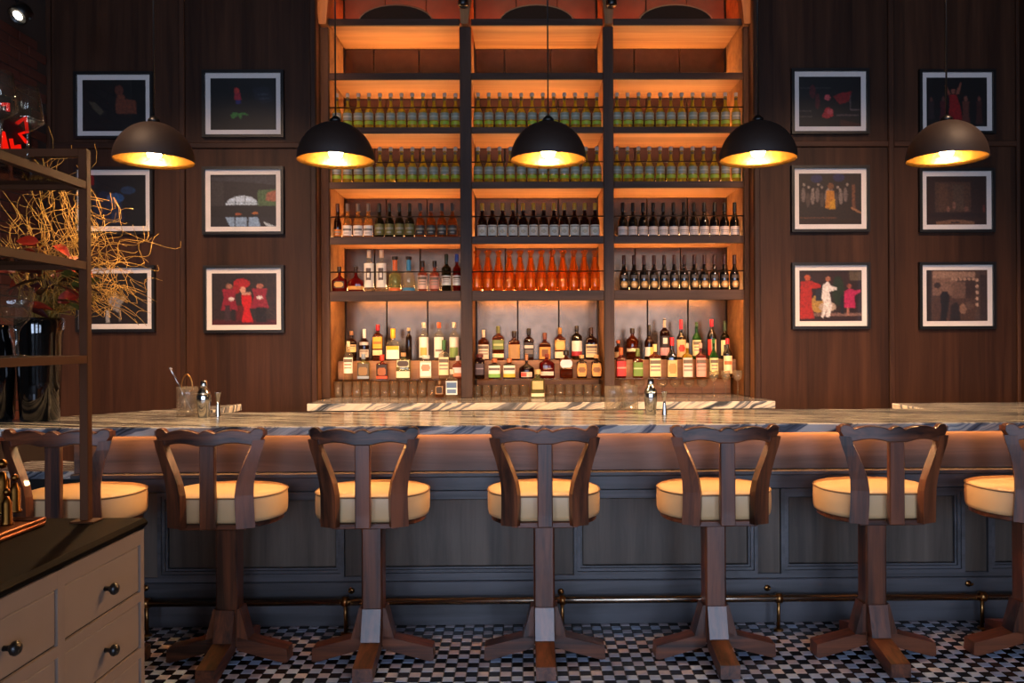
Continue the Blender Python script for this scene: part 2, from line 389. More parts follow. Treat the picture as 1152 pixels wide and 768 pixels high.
# recess jambs, head and back
struct('wall_recess', MB().box(OX0-.02, OX0, D_WALL-.0, 7.3, 0, CEIL).box(OX1, OX1+.02, D_WALL, 7.3, 0, CEIL).box(OX0, OX1, 7.22, 7.3, 0, CEIL), wood('jamb_oak', '#5e3f2a', '#8f6444', 'z', .8, .5), 'oak lined recess holding the bottle shelves')
struct('wall_right', MB().box(XR, XR+.2, 3.2, 7.3, 0, CEIL), wall_oak, 'dark panelled side wall at the right edge')
struct('wall_far', MB().box(-6.5, XL-.2, 7.3, 7.4, 0, CEIL).box(XR+.2, 6.5, 7.3, 7.4, 0, CEIL).box(-6.6, -6.5, -4.2, 7.4, 0, CEIL).box(6.5, 6.6, -4.2, 7.4, 0, CEIL), plain('dark_plaster', '#2b201a', .8, vary=.1), 'dark plaster walls of the dining room')
# brick side wall at the left
wl = struct('wall_left', MB().box(XL-.2, XL-.012, 4.9, 7.3, 0, CEIL), plain('mortar', '#3c2f28', .9), 'dark red brick side wall at the left edge')
brick_m = plain('dark_red_brick', '#5a2c1e', .85, vary=.35, bump=.5, bscale=80)
bp_ = None; row = 0; z = .75
while z < 3.75:
    y = 4.92 + (.115 if row % 2 else 0)
    while y < 6.24:
        L_ = min(.215, 6.27-y)
        if L_ > .2:
            if bp_ is None: bp_ = MB().bbox(-.012, .004, 0, .215, 0, .065, .003).build('brick', brick_m, wl, (XL-.004, y, z))
            else: piece(bp_, wl, (XL-.004+R.uniform(-.002, .002), y, z))
        y += .226
    z += .076; row += 1
# wall behind the camera with three windows (seen only in reflections)
wins = (-2.6, .1, 2.8)
mb = MB(); xs = [-6.5] + [v for w in wins for v in (w-.8, w+.8)] + [6.5]
for k in range(0, len(xs), 2): mb.box(xs[k], xs[k+1], -4.2, -4.05, 0, CEIL)
for w in wins: mb.box(w-.8, w+.8, -4.2, -4.05, 0, .55).box(w-.8, w+.8, -4.2, -4.05, 2.95, CEIL)
struct('wall_back', mb, plain('dark_plaster_back', '#2b201a', .8, vary=.1), 'wall with tall windows behind the viewer')
for k, w in enumerate(wins):
    wf = struct('window_%d' % (k+1), MB().bbox(w-.8, w-.74, -4.15, -4.07, .55, 2.95).bbox(w+.74, w+.8, -4.15, -4.07, .55, 2.95).bbox(w-.74, w+.74, -4.15, -4.07, .55, .61).bbox(w-.74, w+.74, -4.15, -4.07, 2.89, 2.95).bbox(w-.02, w+.02, -4.14, -4.08, .61, 2.89).bbox(w-.74, w+.74, -4.14, -4.08, 1.9, 1.94), black_m, 'tall black framed window behind the viewer')
    MB().box(w-.74, w+.74, -4.12, -4.11, .61, 2.89).build('pane', clear, wf)

# ------------------------------------------------------------------ back-bar shelving
D_BK = 7.10
shelving = thing('bottle_shelving', 'tall dark oak shelving with lit back panels holding the bottle rows', 'shelving', (0, 0, 0))
bays = [(371, 518.5), (531.5, 680), (691.5, 838)]
bayx = [(PX(a, D_SH), PX(b, D_SH)) for a, b in bays]
ZC = .985 + .015   # back counter level
ZC = PZ(447, D_SH)
TOPZ = CEIL
stx = [(OX0+.002, bayx[0][0]), (bayx[0][1], bayx[1][0]), (bayx[1][1], bayx[2][0]), (bayx[2][1], OX1-.002)]
for a, b in stx:
    st = MB().bbox(a, b, D_SH, D_SH+.05, ZC, PZ(30, D_SH), .004).build('stile', shelf_dark, shelving)
    c = (a+b)/2; wdt = (b-a)
    MB().box(a+.012, b-.012, D_SH+.05, D_BK, ZC, TOPZ).build('partition', shelf_oak, shelving)
    if b-a < .12:
        mb = MB(); n = 5; p0, p1 = PZ(30, D_SH), PZ(-14, D_SH)
        pts = [(c-.028, p0), (c+.028, p0), (c+.045, (p0+p1)/2), (c+.075, p1), (c-.075, p1), (c-.045, (p0+p1)/2)]
        mb.prism(pts, 'y', D_SH-.06, D_SH+.05).build('corbel', wood('corbel_oak', '#6a4325', '#9a6b3f', 'z', .8, .5), shelving)
    else:
        mb = MB(); p0, p1 = PZ(30, D_SH), PZ(-14, D_SH); q = b-.03 if a < 0 else a+.03; s_ = 1 if a < 0 else -1
        mb.prism([(q-s_*.02, p0), (q+s_*.02, p0), (q+s_*.05, p1), (q-s_*.05, p1)], 'y', D_SH-.05, D_SH+.05).build('corbel', MATS['corbel_oak'] if 'corbel_oak' in MATS else wood('corbel_oak', '#6a4325', '#9a6b3f', 'z', .8, .5), shelving)
for jx in (OX0+.001, OX1-.009):  # hidden glowing strips added to light the recess jambs
    MB().box(jx, jx+.008, D_WALL+.028, D_WALL+.040, ZC+.01, 4.3).build('jamb_fill_strip', emit('jamb_fill_glow', '#ffa860', 22), shelving)
shelf_y = [20.5, 81.5, 142.5, 204, 265.5, 326.5]; shelf_b = [28, 89, 149.5, 211.5, 274, 338]
shelfz = [PZ(y, D_SH) for y in shelf_y]
panel_mat = plain('antique_metal_panel', '#66503f', .24, .9, vary=.4)
for bi, (a, b) in enumerate(bayx):
    for si in range(6):
        zt, zb = shelfz[si], PZ(shelf_b[si], D_SH)
        sh = MB().box(a, b, D_SH+.032, D_BK, zt-.028, zt).build('shelf', shelf_oak, shelving)
        MB().bbox(a, b, D_SH+.006, D_SH+.03, zb, zt, .003).build('shelf_lip', shelf_dark_x, sh)
        # light strip on the shelf behind the bottles
        if si < 5 or True:
            MB().box(a+.04, b-.04, D_BK-.07, D_BK-.05, zt, zt+.010).build('led_strip', led_red if si == 0 else led_m, sh)
        if si in (2, 3, 4, 5):
            zr = {2: PZ(120, D_SH), 3: PZ(181.5, D_SH), 4: PZ(243, D_SH), 5: PZ(305, D_SH)}[si]
            MB().tube([(a, D_SH+.02, zr), (b, D_SH+.02, zr)], .0055, 6).build('guard_rail', plain('dark_bronze_rod', '#2a1a12', .4, .6), sh)
    # back panels: three sheets per bay with open joints, per tier
    zs = [ZC] + sorted(shelfz) + [TOPZ]
    for ti in range(len(zs)-1):
        z0, z1 = zs[ti], zs[ti+1]
        cuts = [0, .34, .68, 1] if ti % 2 == 0 else [0, .24, .62, 1]
        for k in range(3):
            xa, xb = a+(b-a)*cuts[k], a+(b-a)*cuts[k+1]
            m = panel_mat if z0 < PZ(30, D_SH) else plain('red_oak_board', '#9a5a30', .5, vary=.2)
            MB().bbox(xa+.004, xb-.004, D_BK, D_BK+.015, z0+.001, z1-.03, .003).build('back_panel', m, shelving)
    # light strip behind the lip of the lowest shelf, over the niche
    zs5 = shelfz[5]-.029
    MB().box(a+.03, b-.03, D_SH+.036, D_SH+.054, zs5-.012, zs5-.001).build('led_strip', led_niche, sh)
    # arched mirror top
    az = shelfz[0]; c0 = (a+b)/2; mb = MB(); pts = [(c0+.31*math.cos(t*PI/16), az+.002+.15*math.sin(t*PI/16)) for t in range(17)]
    ar = mb.prism(pts, 'y', D_SH+.10, D_SH+.115).build('arch_panel', plain('dark_arch_mirror', '#5a4030', .2, .6), shelving)
    MB().tube([(x, D_SH+.105, z) for x, z in pts], .008, 6).build('arch_rim', shelf_oak, ar)
for c in (521, 688):
    p = P(c, 3, D_SH-.125)
    sp = thing('spotlight', 'small black spotlight on the corbel %s of the shelving' % ('left' if c < 600 else 'right'), 'spotlight', (p.x, p.y, p.z), group='corbel spotlights')
    MB().lathe([(0, -.03), (.035, -.03), (.042, -.02), (.042, .05), (.03, .06), (0, .06)], 14).build('can', black_m, sp)
    MB().box(-.008, .008, .035, .062, .0, .08).build('arm', black_m, sp)

# back counter under the shelving
bc = thing('back_counter', 'black back counter with streaked marble top under the bottle shelves', 'counter', (0, 0, 0))
cz = ZC; cx0, cx1 = PX(345, 5.98), PX(872, 5.98)
MB().bbox(cx0, cx1, 5.98, D_WALL-.021, cz-.056, cz-.0005, .003).build('marble_top', marble_m, bc)
MB().box(OX0+.026, OX1-.026, D_WALL-.021, D_BK, cz-.056, cz-.0005).build('marble_ledge', marble_m, bc)
MB().bbox(cx0+.03, cx1-.03, 6.02, D_WALL-.022, .1, cz-.057, .004).build('carcass', black_m, bc)
MB().box(cx0+.06, cx1-.06, 6.07, D_WALL-.022, 0, .1).build('plinth', black_m, bc)
for k in range(5):
    xa = cx0+.04+(cx1-cx0-.08)*k/5; xb = cx0+.04+(cx1-cx0-.08)*(k+1)/5
    dr = MB().bbox(xa+.01, xb-.01, 6.0, 6.02, .13, cz-.1, .004).build('door', black_m, bc)
    MB().tube([(xb-.06, 5.985, .6), (xb-.06, 5.985, .75)], .006, 6).build('handle', brass, dr)

# stepped display in the niches: glass shelf in front, oak step behind
ZF = PZ(425.5, 6.60); ZB = PZ(405, 6.80)
riser_m = wood('riser_oak', '#8a5c34', '#b9834f', 'x', .6, .5)
niche_steps = []
nm = ['left', 'middle', 'right']
for bi, (a, b) in enumerate(bayx):
    st = thing('display_step', 'lit oak step with glass ledge inside the %s niche' % nm[bi], 'display step', ((a+b)/2, 6.5, ZC), group='niche display steps')
    hw = (b-a)/2-.014
    MB().box(-hw, hw, .23, .46, ZB-ZC-.02, ZB-ZC).build('step_top', riser_m, st)
    MB().box(-hw, hw, .23, .245, ZF-ZC-.0, ZB-ZC-.021).build('step_face', riser_m, st)
    MB().box(-hw, hw, .06, .228, ZF-ZC-.011, ZF-ZC-.001).build('glass_ledge', glass('ledge_glass', '#ead9b8'), st)
    MB().box(-hw, hw, .40, .42, .001, ZB-ZC-.021).build('rear_support', riser_m, st)

# ------------------------------------------------------------------ bottles
def prof_bottle(r, h, sh, nk, rn, foot=.004):
    p = [(0, .0), (r*.9, 0), (r, foot), (r, sh*h)]
    for k in range(1, 6):
        t = k/5; p.append((rn+(r-rn)*(.5+.5*math.cos(PI*t)), (sh+(nk-sh)*t)*h))
    p += [(rn, h*.97), (rn*1.15, h*.972), (rn*1.15, h*.995), (0, h)]
    return p
def cross_fn(n, sy, r0_):
    def cf(a, r):
        c, s = math.cos(a), math.sin(a)
        e = 2+(max(n, 2)-2)*max(0, min(1, (r/r0_-.55)/.35)); k = 1+(sy-1)*max(0, min(1, (r/r0_-.45)/.4))
        x = math.copysign(abs(c)**(2/e), c)*r; y = math.copysign(abs(s)**(2/e), s)*r*k
        return x, y
    return cf
def label_patch(r, z0, z1, half, col, marks, cf=None, nx=10, nz=10):
    """paper label: curved patch facing the room; marks = list of (u0,u1,v0,v1,colour) or ('oval',u,v,ru,rv,colour)"""
    mb = MB(); A0 = -PI/2-half; da = 2*half/nx
    g = []
    for j in range(nz+1):
        for i in range(nx+1):
            a = A0+da*i; x, y = cf(a, r) if cf else (r*math.cos(a), r*math.sin(a)); g.append((x*1.012, y*1.012-.0006, z0+(z1-z0)*j/nz))
    fs = []; cs = []
    for j in range(nz):
        for i in range(nx):
            fs.append((j*(nx+1)+i, j*(nx+1)+i+1, (j+1)*(nx+1)+i+1, (j+1)*(nx+1)+i)); u, v = (i+.5)/nx, (j+.5)/nz; c = lin(col)
            for mk in marks:
                if mk[0] == 'oval':
                    if ((u-mk[1])/mk[3])**2+((v-mk[2])/mk[4])**2 < 1: c = lin(mk[5])
                elif mk[0] <= u <= mk[1] and mk[2] <= v <= mk[3]: c = lin(mk[4])
            cs.append(c)
    mb.add(g, fs, (1, 1, 1), True); mb.c = cs
    return mb
def make_bottle(label, group, w, h, glassm, sh=.6, nk=.78, rn=.013, cap=('#222222', .9, 1.12), labels=(), sq=0, sy=1., name='bottle', capmetal=0., neck=None):
    o = thing(name, label, 'bottle', group=group); r = w/2
    cf = cross_fn(sq, sy, r) if (sq or sy != 1) else None
    MB().lathe(prof_bottle(r, h, sh, nk, rn), 16 if not cf else 24, cross=cf, rot=PI/24 if cf else 0).build('glass_body', glassm, o)
    if cap:
        cc, c0, cr = cap; rr = rn*cr+.0012
        MB().lathe([(rr*.98, c0*h), (rr, c0*h+.002), (rr, h*1.0), (rr*.9, h*1.008), (0, h*1.008)], 12).build('cap', plain('cap_'+cc.strip('#'), cc, .4, capmetal), o)
    if neck:
        nc, n0, n1, nr = neck; rr = rn*nr
        MB().lathe([(rr, n0*h), (rr, n1*h)], 12, caps=False).build('neck_band', plain('band_'+nc.strip('#'), nc, .45), o)
    for (z0, z1, half, col, marks) in labels:
        label_patch(r, z0*h, z1*h, half, col, marks, cf).build('label', label_mat(), o)
    return o
RAN = ['leftmost bay', 'middle bay', 'rightmost bay']
G_olive = tinted('olive_bottle_glass', '#dccf68', '#c2b23c', .42)
G_olive2 = tinted('green_base_liquid', '#b9d04a', '#8fb02c', .4)
G_dark = plain('black_wine_glass', '#0b0706', .12, coat=.5)
G_dkolive = tinted('dark_olive_glass', '#4d4519', '#28230c', .6)
G_amberwine = tinted('amber_wine_glass', '#d28f3e', '#9a5a1c', .45)
G_straw = tinted('straw_wine_glass', '#eac78a', '#d79b52', .35)
G_brown = tinted('brown_glass', '#5a2410', '#351206', .6)
G_amber = tinted('amber_spirit_glass', '#c8762a', '#8a3d10', .4)
G_whisky = tinted('whisky_glass', '#a8521c', '#6a260a', .5)
G_red = tinted('red_spirit_glass', '#a01a12', '#7a0f0a', .55)
G_mar = tinted('maroon_spirit_glass', '#4a1210', '#2c0a08', .6)
G_clear = tinted('clear_spirit_glass', '#f4efe2', '#d9cfb8', .10)
G_pale = tinted('pale_green_glass', '#d9dfb0', '#b9c088', .2)
G_green = tinted('bright_green_glass', '#3f8a2e', '#1e6a1c', .5)
G_yellow = tinted('yellow_spirit_glass', '#e6c92a', '#c9a81a', .4)
G_pink = tinted('pink_spirit_glass', '#d99a80', '#c06a50', .4)
G_orange = tinted('orange_cellophane', '#ffc266', '#ff8c22', .22, .12)

ORD = ['first', 'second', 'third', 'fourth', 'fifth', 'sixth', 'seventh', 'eighth', 'ninth', 'tenth', 'eleventh', 'twelfth']
def row_of(bi, count, cx0_, cx1_, base_y, top_y, make, D=6.60):
    """count alike bottles spread between two pixel centres on a shelf"""
    zt = PZ(base_y, D_SH); proto = None
    for k in range(count):
        px = cx0_+(cx1_-cx0_)*k/(count-1); loc = (PX(px, D, base_y), D+R.uniform(-.006, .006), base_z)
        if proto is None: proto = make(); proto.location = loc
        else: dup(proto, loc, R.uniform(-.06, .06), base_lab+', %s from left' % ORD[k])
        if k == 0: base_lab = proto['label']; proto['label'] = base_lab+', first from left'
S = F/6.60
# rows of slim pale bottles on the two upper shelves
for si, nmrow, by in ((2, 'top', 142.5), (3, 'second', 204)):
    base_z = shelfz[si]+.0005
    for bi, (c0, c1) in enumerate(((379, 512.5), (538, 671.5), (694, 828))):
        lab = 'slim olive bottle with grey label, %s row, %s' % (nmrow, RAN[bi])
        def mk():
            o = make_bottle(lab, 'pale bottles on the %s row, %s' % (nmrow, RAN[bi]), 10.6/S, 41/S, G_olive, .40, .72, .0125, ('#a9a39a', .90, 1.2),
                            [(.25, .45, 1.25, '#84897a', [(.1, .9, .4, .6, '#a9ac9c')]), (.13, .22, 1.25, '#8fae2e', [])], neck=('#3a3628', .80, .86, 1.12))
            return o
        row_of(bi, 12, c0, c1, by, 0, mk)
# wine rows, third shelf
base_z = shelfz[4]+.0005
row_of(1, 12, 542.5, 669.5, 265, 0, lambda: make_bottle('dark wine bottle with cream label and gold capsule', 'gold capped wine bottles', 10.6/S, 38.5/S, G_brown, .42, .74, .0135,
       ('#c08a2c', .80, 1.1), [(.05, .36, 1.3, '#d8cbb8', [(.1, .9, .78, .86, '#8a7c6c'), ('oval', .5, .4, .22, .2, '#b9a58a')])]))
row_of(2, 12, 700.5, 826.5, 265, 0, lambda: make_bottle('black wine bottle with wide cream label, third row', 'cream labelled black wine bottles', 10.6/S, 38.5/S, G_dark, .40, .72, .0135,
       ('#0d0a0a', .74, 1.08), [(.05, .30, 1.35, '#d6c5b8', [(.15, .85, .5, .58, '#8a7a70'), (.25, .75, .3, .36, '#a89a90')])]))
def left_wines():
    sets = [([380], 'slim dark bottle with orange label at the left end of the third row', 'mixed wine bottles, third row', G_brown, '#4a2418', '#b96a24', .05, .25, 8.6),
            ([391, 403, 414.5], 'straw coloured wine bottle with white label', 'straw wine bottles', G_straw, '#6a5a50', '#d9d2c8', .06, .36, 10.8),
            ([427, 438.2, 449.6, 461], 'dark olive wine bottle with gold-green label', 'olive wine bottles', G_dkolive, '#2a2a20', '#6a6330', .08, .40, 10.8),
            ([472.8, 485, 497.2, 509], 'amber wine bottle with dark label on the third row', 'amber wine bottles', G_amberwine, '#3a3a3a', '#35322e', .08, .36, 10.8)]
    for pxs, lab, grp, g, capc, lc, l0, l1, w in sets:
        pr = None
        for q, px in enumerate(pxs):
            lab2 = lab if len(pxs) == 1 else lab+', %s of its kind from left' % ORD[q]
            loc = (PX(px, 6.6, 265), 6.6, base_z)
            if pr is None:
                pr = make_bottle(lab2, grp, w/S, 38.5/S, g, .42, .72, .0135, (capc, .78, 1.1), [(l0, l1, 1.3, lc, [(.15, .85, .55, .68, '#8a8470' if lc != '#d9d2c8' else '#6a645c'), (.3, .7, .25, .33, '#a09a88')])]); pr.location = loc
            else: dup(pr, loc, 0, lab2)
left_wines()
# fourth shelf
base_z = shelfz[5]+.0005
row_of(2, 12, 702, 826.3, 326, 0, lambda: make_bottle('black wine bottle with round gold seal, lowest row', 'gold sealed black wine bottles', 10.6/S, 39.5/S, G_dark, .40, .72, .0135,
       ('#3a1512', .74, 1.08), [(.06, .28, 1.1, '#1c1410', [('oval', .5, .5, .36, .42, '#b98a4a'), ('oval', .5, .5, .18, .2, '#e0c08a')]), (.34, .44, .8, '#4a4038', [])]))
def wrapped():
    o = thing('wrapped_bottle', 'bottle wrapped in orange cellophane with twisted top', 'bottle', group='orange wrapped bottles'); h = 45/S; r = 5.9/S
    rr = random.Random(5)
    prof = [(0, 0), (r, .001), (r*1.0, h*.12), (r*.97, h*.42), (r*.75, h*.58), (r*.55, h*.7), (r*.42, h*.86), (r*.3, h*.9), (r*.62, h*.97), (r*.7, h)]
    mb = MB().lathe(prof, 14)
    mb.v = [(x*(1+.14*rr.uniform(-1, 1)), y*(1+.14*rr.uniform(-1, 1)), z+(.006*rr.uniform(-1, 1) if z > .2*h else 0)) for x, y, z in mb.v]
    mb.build('cellophane', G_orange, o)
    MB().lathe(prof_bottle(r*.72, h*.84, .45, .75, .012), 12).build('glass_body', tinted('golden_champagne', '#ffd970', '#ffb43c', .5), o)
    MB().lathe([(r*.73, h*.1), (r*.73, h*.3)], 12, caps=False).build('label', plain('gold_foil_label', '#e8b040', .35, .3), o)
    return o
row_of(1, 12, 537, 669.5, 327, 0, wrapped)
def wrap_jitter(): pass
def place(o, cx, D, by, z): o.location = (PX(cx, D, by), D, z); return o
W = '#efe6d6'; LINES = [(.15, .85, .75, .85, '#6a5a48'), (.2, .8, .5, .56, '#8a7a68'), (.25, .75, .3, .36, '#9a8a78')]
b4 = 327.0
def spirit(lab, cx, top, base, w, D, z, g, cap, labels, sq=0, sy=1., sh=.6, nk=.75, rn=.012, grp='spirits', capmetal=0., neck=None):
    s = F/D; h = (base-top)/s
    o = make_bottle(lab, grp, w/s, h, g, sh, nk, rn, cap, labels, sq, sy, capmetal=capmetal, neck=neck); place(o, cx, D, base, z); return o
g4 = 'spirits on the lowest left shelf'; z4 = base_z; D4 = 6.60
spirit('squat red brandy decanter with gold emblem at the left end of the lowest shelf', 382, 299, b4, 17, D4, z4, G_red, ('#2a1a12', .8, 1.25), [(.15, .42, .6, '#3a1a12', [('oval', .5, .5, .4, .4, '#b98a3a')])], 3, .55, .42, .66, .013, g4)
spirit('squat red brandy decanter with gold foot beside the clear vodka bottles', 400.5, 299, b4, 17.5, D4, z4, G_red, ('#2a1a12', .8, 1.25), [(.08, .22, 1.2, '#c08a3a', [])], 3, .55, .38, .66, .013, g4)
for cx, ds in ((415.5, 'left'), (429.3, 'right')):
    spirit('tall clear vodka bottle with white drawing label, %s of the pair' % ds, cx, 280.5, b4, 11.2, D4, z4, G_clear, ('#c9a98a', .82, 1.3), [(.10, .68, 1.3, '#e9dfcc', [(.3, .7, .3, .8, '#5a4a40'), (.4, .6, .4, .6, '#e9dfcc')])], 0, 1, .66, .74, .013, g4)
spirit('clear tequila bottle with orange neck', 444.5, 288, b4, 13.5, D4, z4, G_pale, ('#241a14', .91, 1.5), [(.02, .1, 1.4, '#e0662a', [])], 0, 1, .42, .60, .0165, g4, neck=('#e0662a', .60, .91, 1.15))
spirit('clear tequila bottle with blue neck', 460, 288, b4, 13.5, D4, z4, G_clear, ('#241a14', .91, 1.5), [(.02, .1, 1.4, '#3a86a8', [])], 0, 1, .42, .60, .0165, g4, neck=('#3a86a8', .60, .91, 1.15))
spirit('pink spirit bottle with pale label and black cap beside the blue neck bottle', 475.5, 293, b4, 11, D4, z4, G_pink, ('#15100e', .80, 1.3), [(.08, .52, 1.3, '#e0b8a0', LINES)], 0, 1, .58, .70, .013, g4)
spirit('pink spirit bottle with rose label and black cap beside the green bottle', 489, 293, b4, 11, D4, z4, G_pink, ('#15100e', .80, 1.3), [(.08, .50, 1.3, '#c98a78', LINES)], 0, 1, .58, .70, .013, g4)
spirit('dark green spirit bottle with white label on the lowest left shelf', 502.3, 285.5, b4, 10.8, D4, z4, G_dkolive, ('#1c2a18', .74, 1.1), [(.16, .42, 1.3, '#d9d6cc', LINES)], 0, 1, .62, .74, .013, g4)
spirit('red spirit bottle with blue cap at the right end of the lowest left shelf', 514, 285.5, b4, 9.6, D4, z4, G_red, ('#24408a', .80, 1.2), [(.16, .42, 1.3, '#d9d2cc', LINES)], 0, 1, .6, .74, .013, g4)

# niche bottles: back row on the oak step, front row on the glass ledge
DB, DF, DC = 6.82, 6.64, 6.60
zb, zf, zc = ZB+.0005, ZF-.0005, ZC+.0002
gb = 'spirits in the left niche'; L1 = LINES
bb = 404.5; bf = 425.3
spirit('dark rum bottle with cream label at the left end of the left niche', 395.5, 371, bb, 12, DB, zb, G_brown, ('#8a5a34', .86, 1.2), [(.3, .55, 1.2, '#d9b878', L1)], 0, 1, .62, .8, .013, gb)
spirit('dark red bottle with tall white neck capsule in the left niche', 410, 369, bb, 10.5, DB, zb, G_mar, ('#e0d6c8', .72, 1.1), [(.12, .36, 1.2, '#d9ccb8', L1), (.50, .60, 1.2, '#b9b0a8', [])], 0, 1, .56, .74, .012, gb)
spirit('amber whisky bottle with red cap and slanted orange label', 425.3, 364, bb, 11, DB, zb, G_whisky, ('#a81a24', .84, 1.3), [(.34, .66, 1.2, '#e8a02a', [(.2, .8, .4, .6, '#a8601a')]), (.16, .30, 1.2, '#e8c890', [])], 5, .9, .68, .8, .013, gb)
spirit('clear gin bottle with yellow cap and yellow banded label', 442.3, 368.5, bb, 15, DB, zb, G_clear, ('#e8a818', .70, 1.5), [(.06, .46, 1.1, W, [(.1, .9, .72, .95, '#e0a820')])], 5, .6, .56, .68, .013, gb)
spirit('slim dark glass bottle with cork stopper in the left niche', 460, 368, bb, 7, DB, zb, tinted('smoke_glass', '#8a7058', '#3a2a20', .3), ('#c9a878', .92, 1.4), [], 0, 1, .72, .84, .010, gb)
for cx, capc, lc, ds in ((477, '#e8d8b8', [(.2, .8, .1, .45, '#d8b45a')], 'cream cap and gold label foot'), (494, '#d8622e', [(.2, .8, .3, .4, '#8a7a68')], 'orange cap'), (511, '#e8d8b8', [(.1, .9, .05, .5, '#8aa85a')], 'cream cap and green label foot')):
    spirit('clear spirit bottle with white label, %s' % ds, cx, 362, bb, 10.6, DB, zb, G_clear, (capc, .86, 1.35), [(.08, .62, 1.3, '#f2ead8', lc)], 0, 1, .66, .8, .012, gb)
spirit('clear spirit bottle with tall cream label, leftmost on the glass ledge', 392, 383, bf, 10.4, DF, zf, G_clear, ('#c9c29a', .86, 1.1), [(.16, .58, 1.35, '#f0e6d0', L1)], 0, 1, .62, .78, .012, gb)
spirit('clear flask with dark arched label and silver foot', 409, 397, bf, 13.5, DF, zf, G_pale, ('#7a8a98', .80, 1.3), [(.16, .62, 1.1, '#54483a', [('oval', .5, .35, .25, .35, '#8a6a40')]), (.02, .13, 1.2, '#8a98a8', [])], 5, .6, .64, .74, .013, gb)
spirit('amber flask with dark arched label, red cap and red foot', 430, 398, bf, 12.6, DF, zf, G_amber, ('#c8321e', .76, 1.4), [(.16, .60, 1.1, '#2a1c16', [('oval', .5, .35, .25, .35, '#9a5a30')]), (.02, .13, 1.2, '#d8502a', [])], 5, .6, .62, .72, .013, gb)
spirit('pale green squat bottle with round dark seal and cream label', 454, 396, bf, 16, DF, zf, G_pale, ('#b98a58', .86, 1.6), [(.46, .72, .7, '#c9c8a0', [('oval', .5, .5, .4, .42, '#4a3a34')]), (.05, .3, 1.0, '#f0e2b8', [])], 5, .6, .72, .8, .013, gb)
spirit('square clear bottle with framed white label', 479.3, 399, bf, 13.4, DF, zf, G_clear, ('#d8d0c0', .86, 1.5), [(.06, .76, 1.0, '#cfc4a8', [(.12, .88, .08, .92, '#f4eede'), ('oval', .5, .6, .2, .16, '#b08a6a')])], 6, .6, .78, .84, .02, gb)
spirit('clear bottle with green cap and cream label in the left niche', 499.5, 382, bf, 11.2, DF, zf, G_clear, ('#3a6a34', .74, 1.3), [(.10, .56, 1.2, '#ead9a8', L1)], 5, .8, .62, .72, .012, gb)
spirit('spirit bottle with white label above an orange foot, at the niche edge', 515.0, 400, bf, 11, DF, zf, G_pink, ('#d8d0c0', .8, 1.2), [(.10, .50, 1.2, '#efe2d8', [(0, 1, 0, .35, '#e08a5a')])], 5, .7, .6, .74, .012, gb)
spirit('small brown bottle with dark mark standing on the back counter', 494.5, 428.5, 446.5, 9.5, DC, zc, G_amberwine, ('#8a6a48', .8, 1.2), [(.2, .7, 1, '#a8815a', [('oval', .5, .5, .2, .4, '#2a1c16')])], 5, .8, .66, .76, .012, gb)
spirit('square clear bottle with blue and white label standing on the back counter', 508.5, 415, 446.8, 13.5, DC-.085, zc, G_clear, ('#d8c8a8', .84, 1.4), [(.12, .6, 1.0, '#dfe2e2', [(.2, .8, .55, .85, '#4a6a98'), (.3, .7, .15, .35, '#5a78a0')])], 6, .8, .64, .76, .013, gb)
gm = 'whiskies in the middle niche'
spirit('amber whisky bottle with cream cap and white label, left end of the middle niche', 544, 370.5, bb, 12, DB, zb, G_whisky, ('#e8cfa8', .76, 1.1), [(.05, .52, 1.2, '#eed9b8', L1)], 5, .9, .62, .76, .012, gm)
spirit('amber whisky bottle with green label', 560.5, 366.5, bb, 13, DB, zb, G_amber, ('#5a5a24', .80, 1.2), [(.32, .60, 1.2, '#6a7a3a', [(.2, .8, .4, .6, '#b9b878')]), (.08, .2, 1.2, '#efd9a0', [])], 5, .8, .66, .8, .013, gm)
spirit('amber whisky bottle with gold edged label and dark cap', 578.5, 372, bb, 12.6, DB, zb, G_whisky, ('#241812', .80, 1.4), [(.05, .54, 1.15, '#d8a850', [(.25, .75, .05, .95, '#a88048')])], 5, .75, .62, .76, .014, gm)
spirit('brown whiskey bottle with black and silver label', 595, 369, bb, 11, DB, zb, G_brown, ('#14100e', .80, 1.3), [(.10, .56, 1.2, '#221c1a', [(.15, .85, .65, .8, '#c8c0b0'), (.25, .75, .2, .5, '#6a6058')])], 5, .9, .64, .76, .013, gm)
spirit('amber whisky bottle with orange gold label and copper cap', 613, 374, bb, 13, DB, zb, G_whisky, ('#6a3420', .76, 1.3), [(.04, .48, 1.1, '#d8923a', [(.4, .6, .2, .8, '#7a4a1c')])], 5, .7, .56, .72, .013, gm)
spirit('amber whisky bottle with round gold and cream label', 630, 368.5, bb, 12, DB, zb, G_whisky, ('#9a6a2a', .80, 1.2), [(.30, .62, 1.1, '#a8742a', [('oval', .5, .5, .4, .4, '#d8b060')]), (.06, .26, 1.2, '#f0dcb0', [])], 5, .9, .66, .78, .013, gm)
spirit('black whisky bottle with white label and red foot', 649, 366.5, bb, 12, DB, zb, G_dark, ('#1c1412', .84, 1.2), [(.12, .56, 1.2, '#eadfcc', [(0, 1, 0, .25, '#a8242a')])], 0, 1, .68, .82, .013, gm)
spirit('reddish whisky bottle with cream label, right end of the middle niche', 665.3, 368.5, bb, 13, DB, zb, G_mar, ('#3a2018', .80, 1.2), [(.08, .48, 1.2, '#e8cf98', L1)], 5, .8, .62, .78, .013, gm)
spirit('dark purple bottle with dark label at the left of the glass ledge', 539.8, 398, bf, 11, DF, zf, G_mar, ('#5a1a14', .86, 1.4), [(.16, .62, 1.2, '#3a2a30', [(.2, .8, .5, .6, '#8a7a80')])], 5, .9, .78, .84, .02, gm)
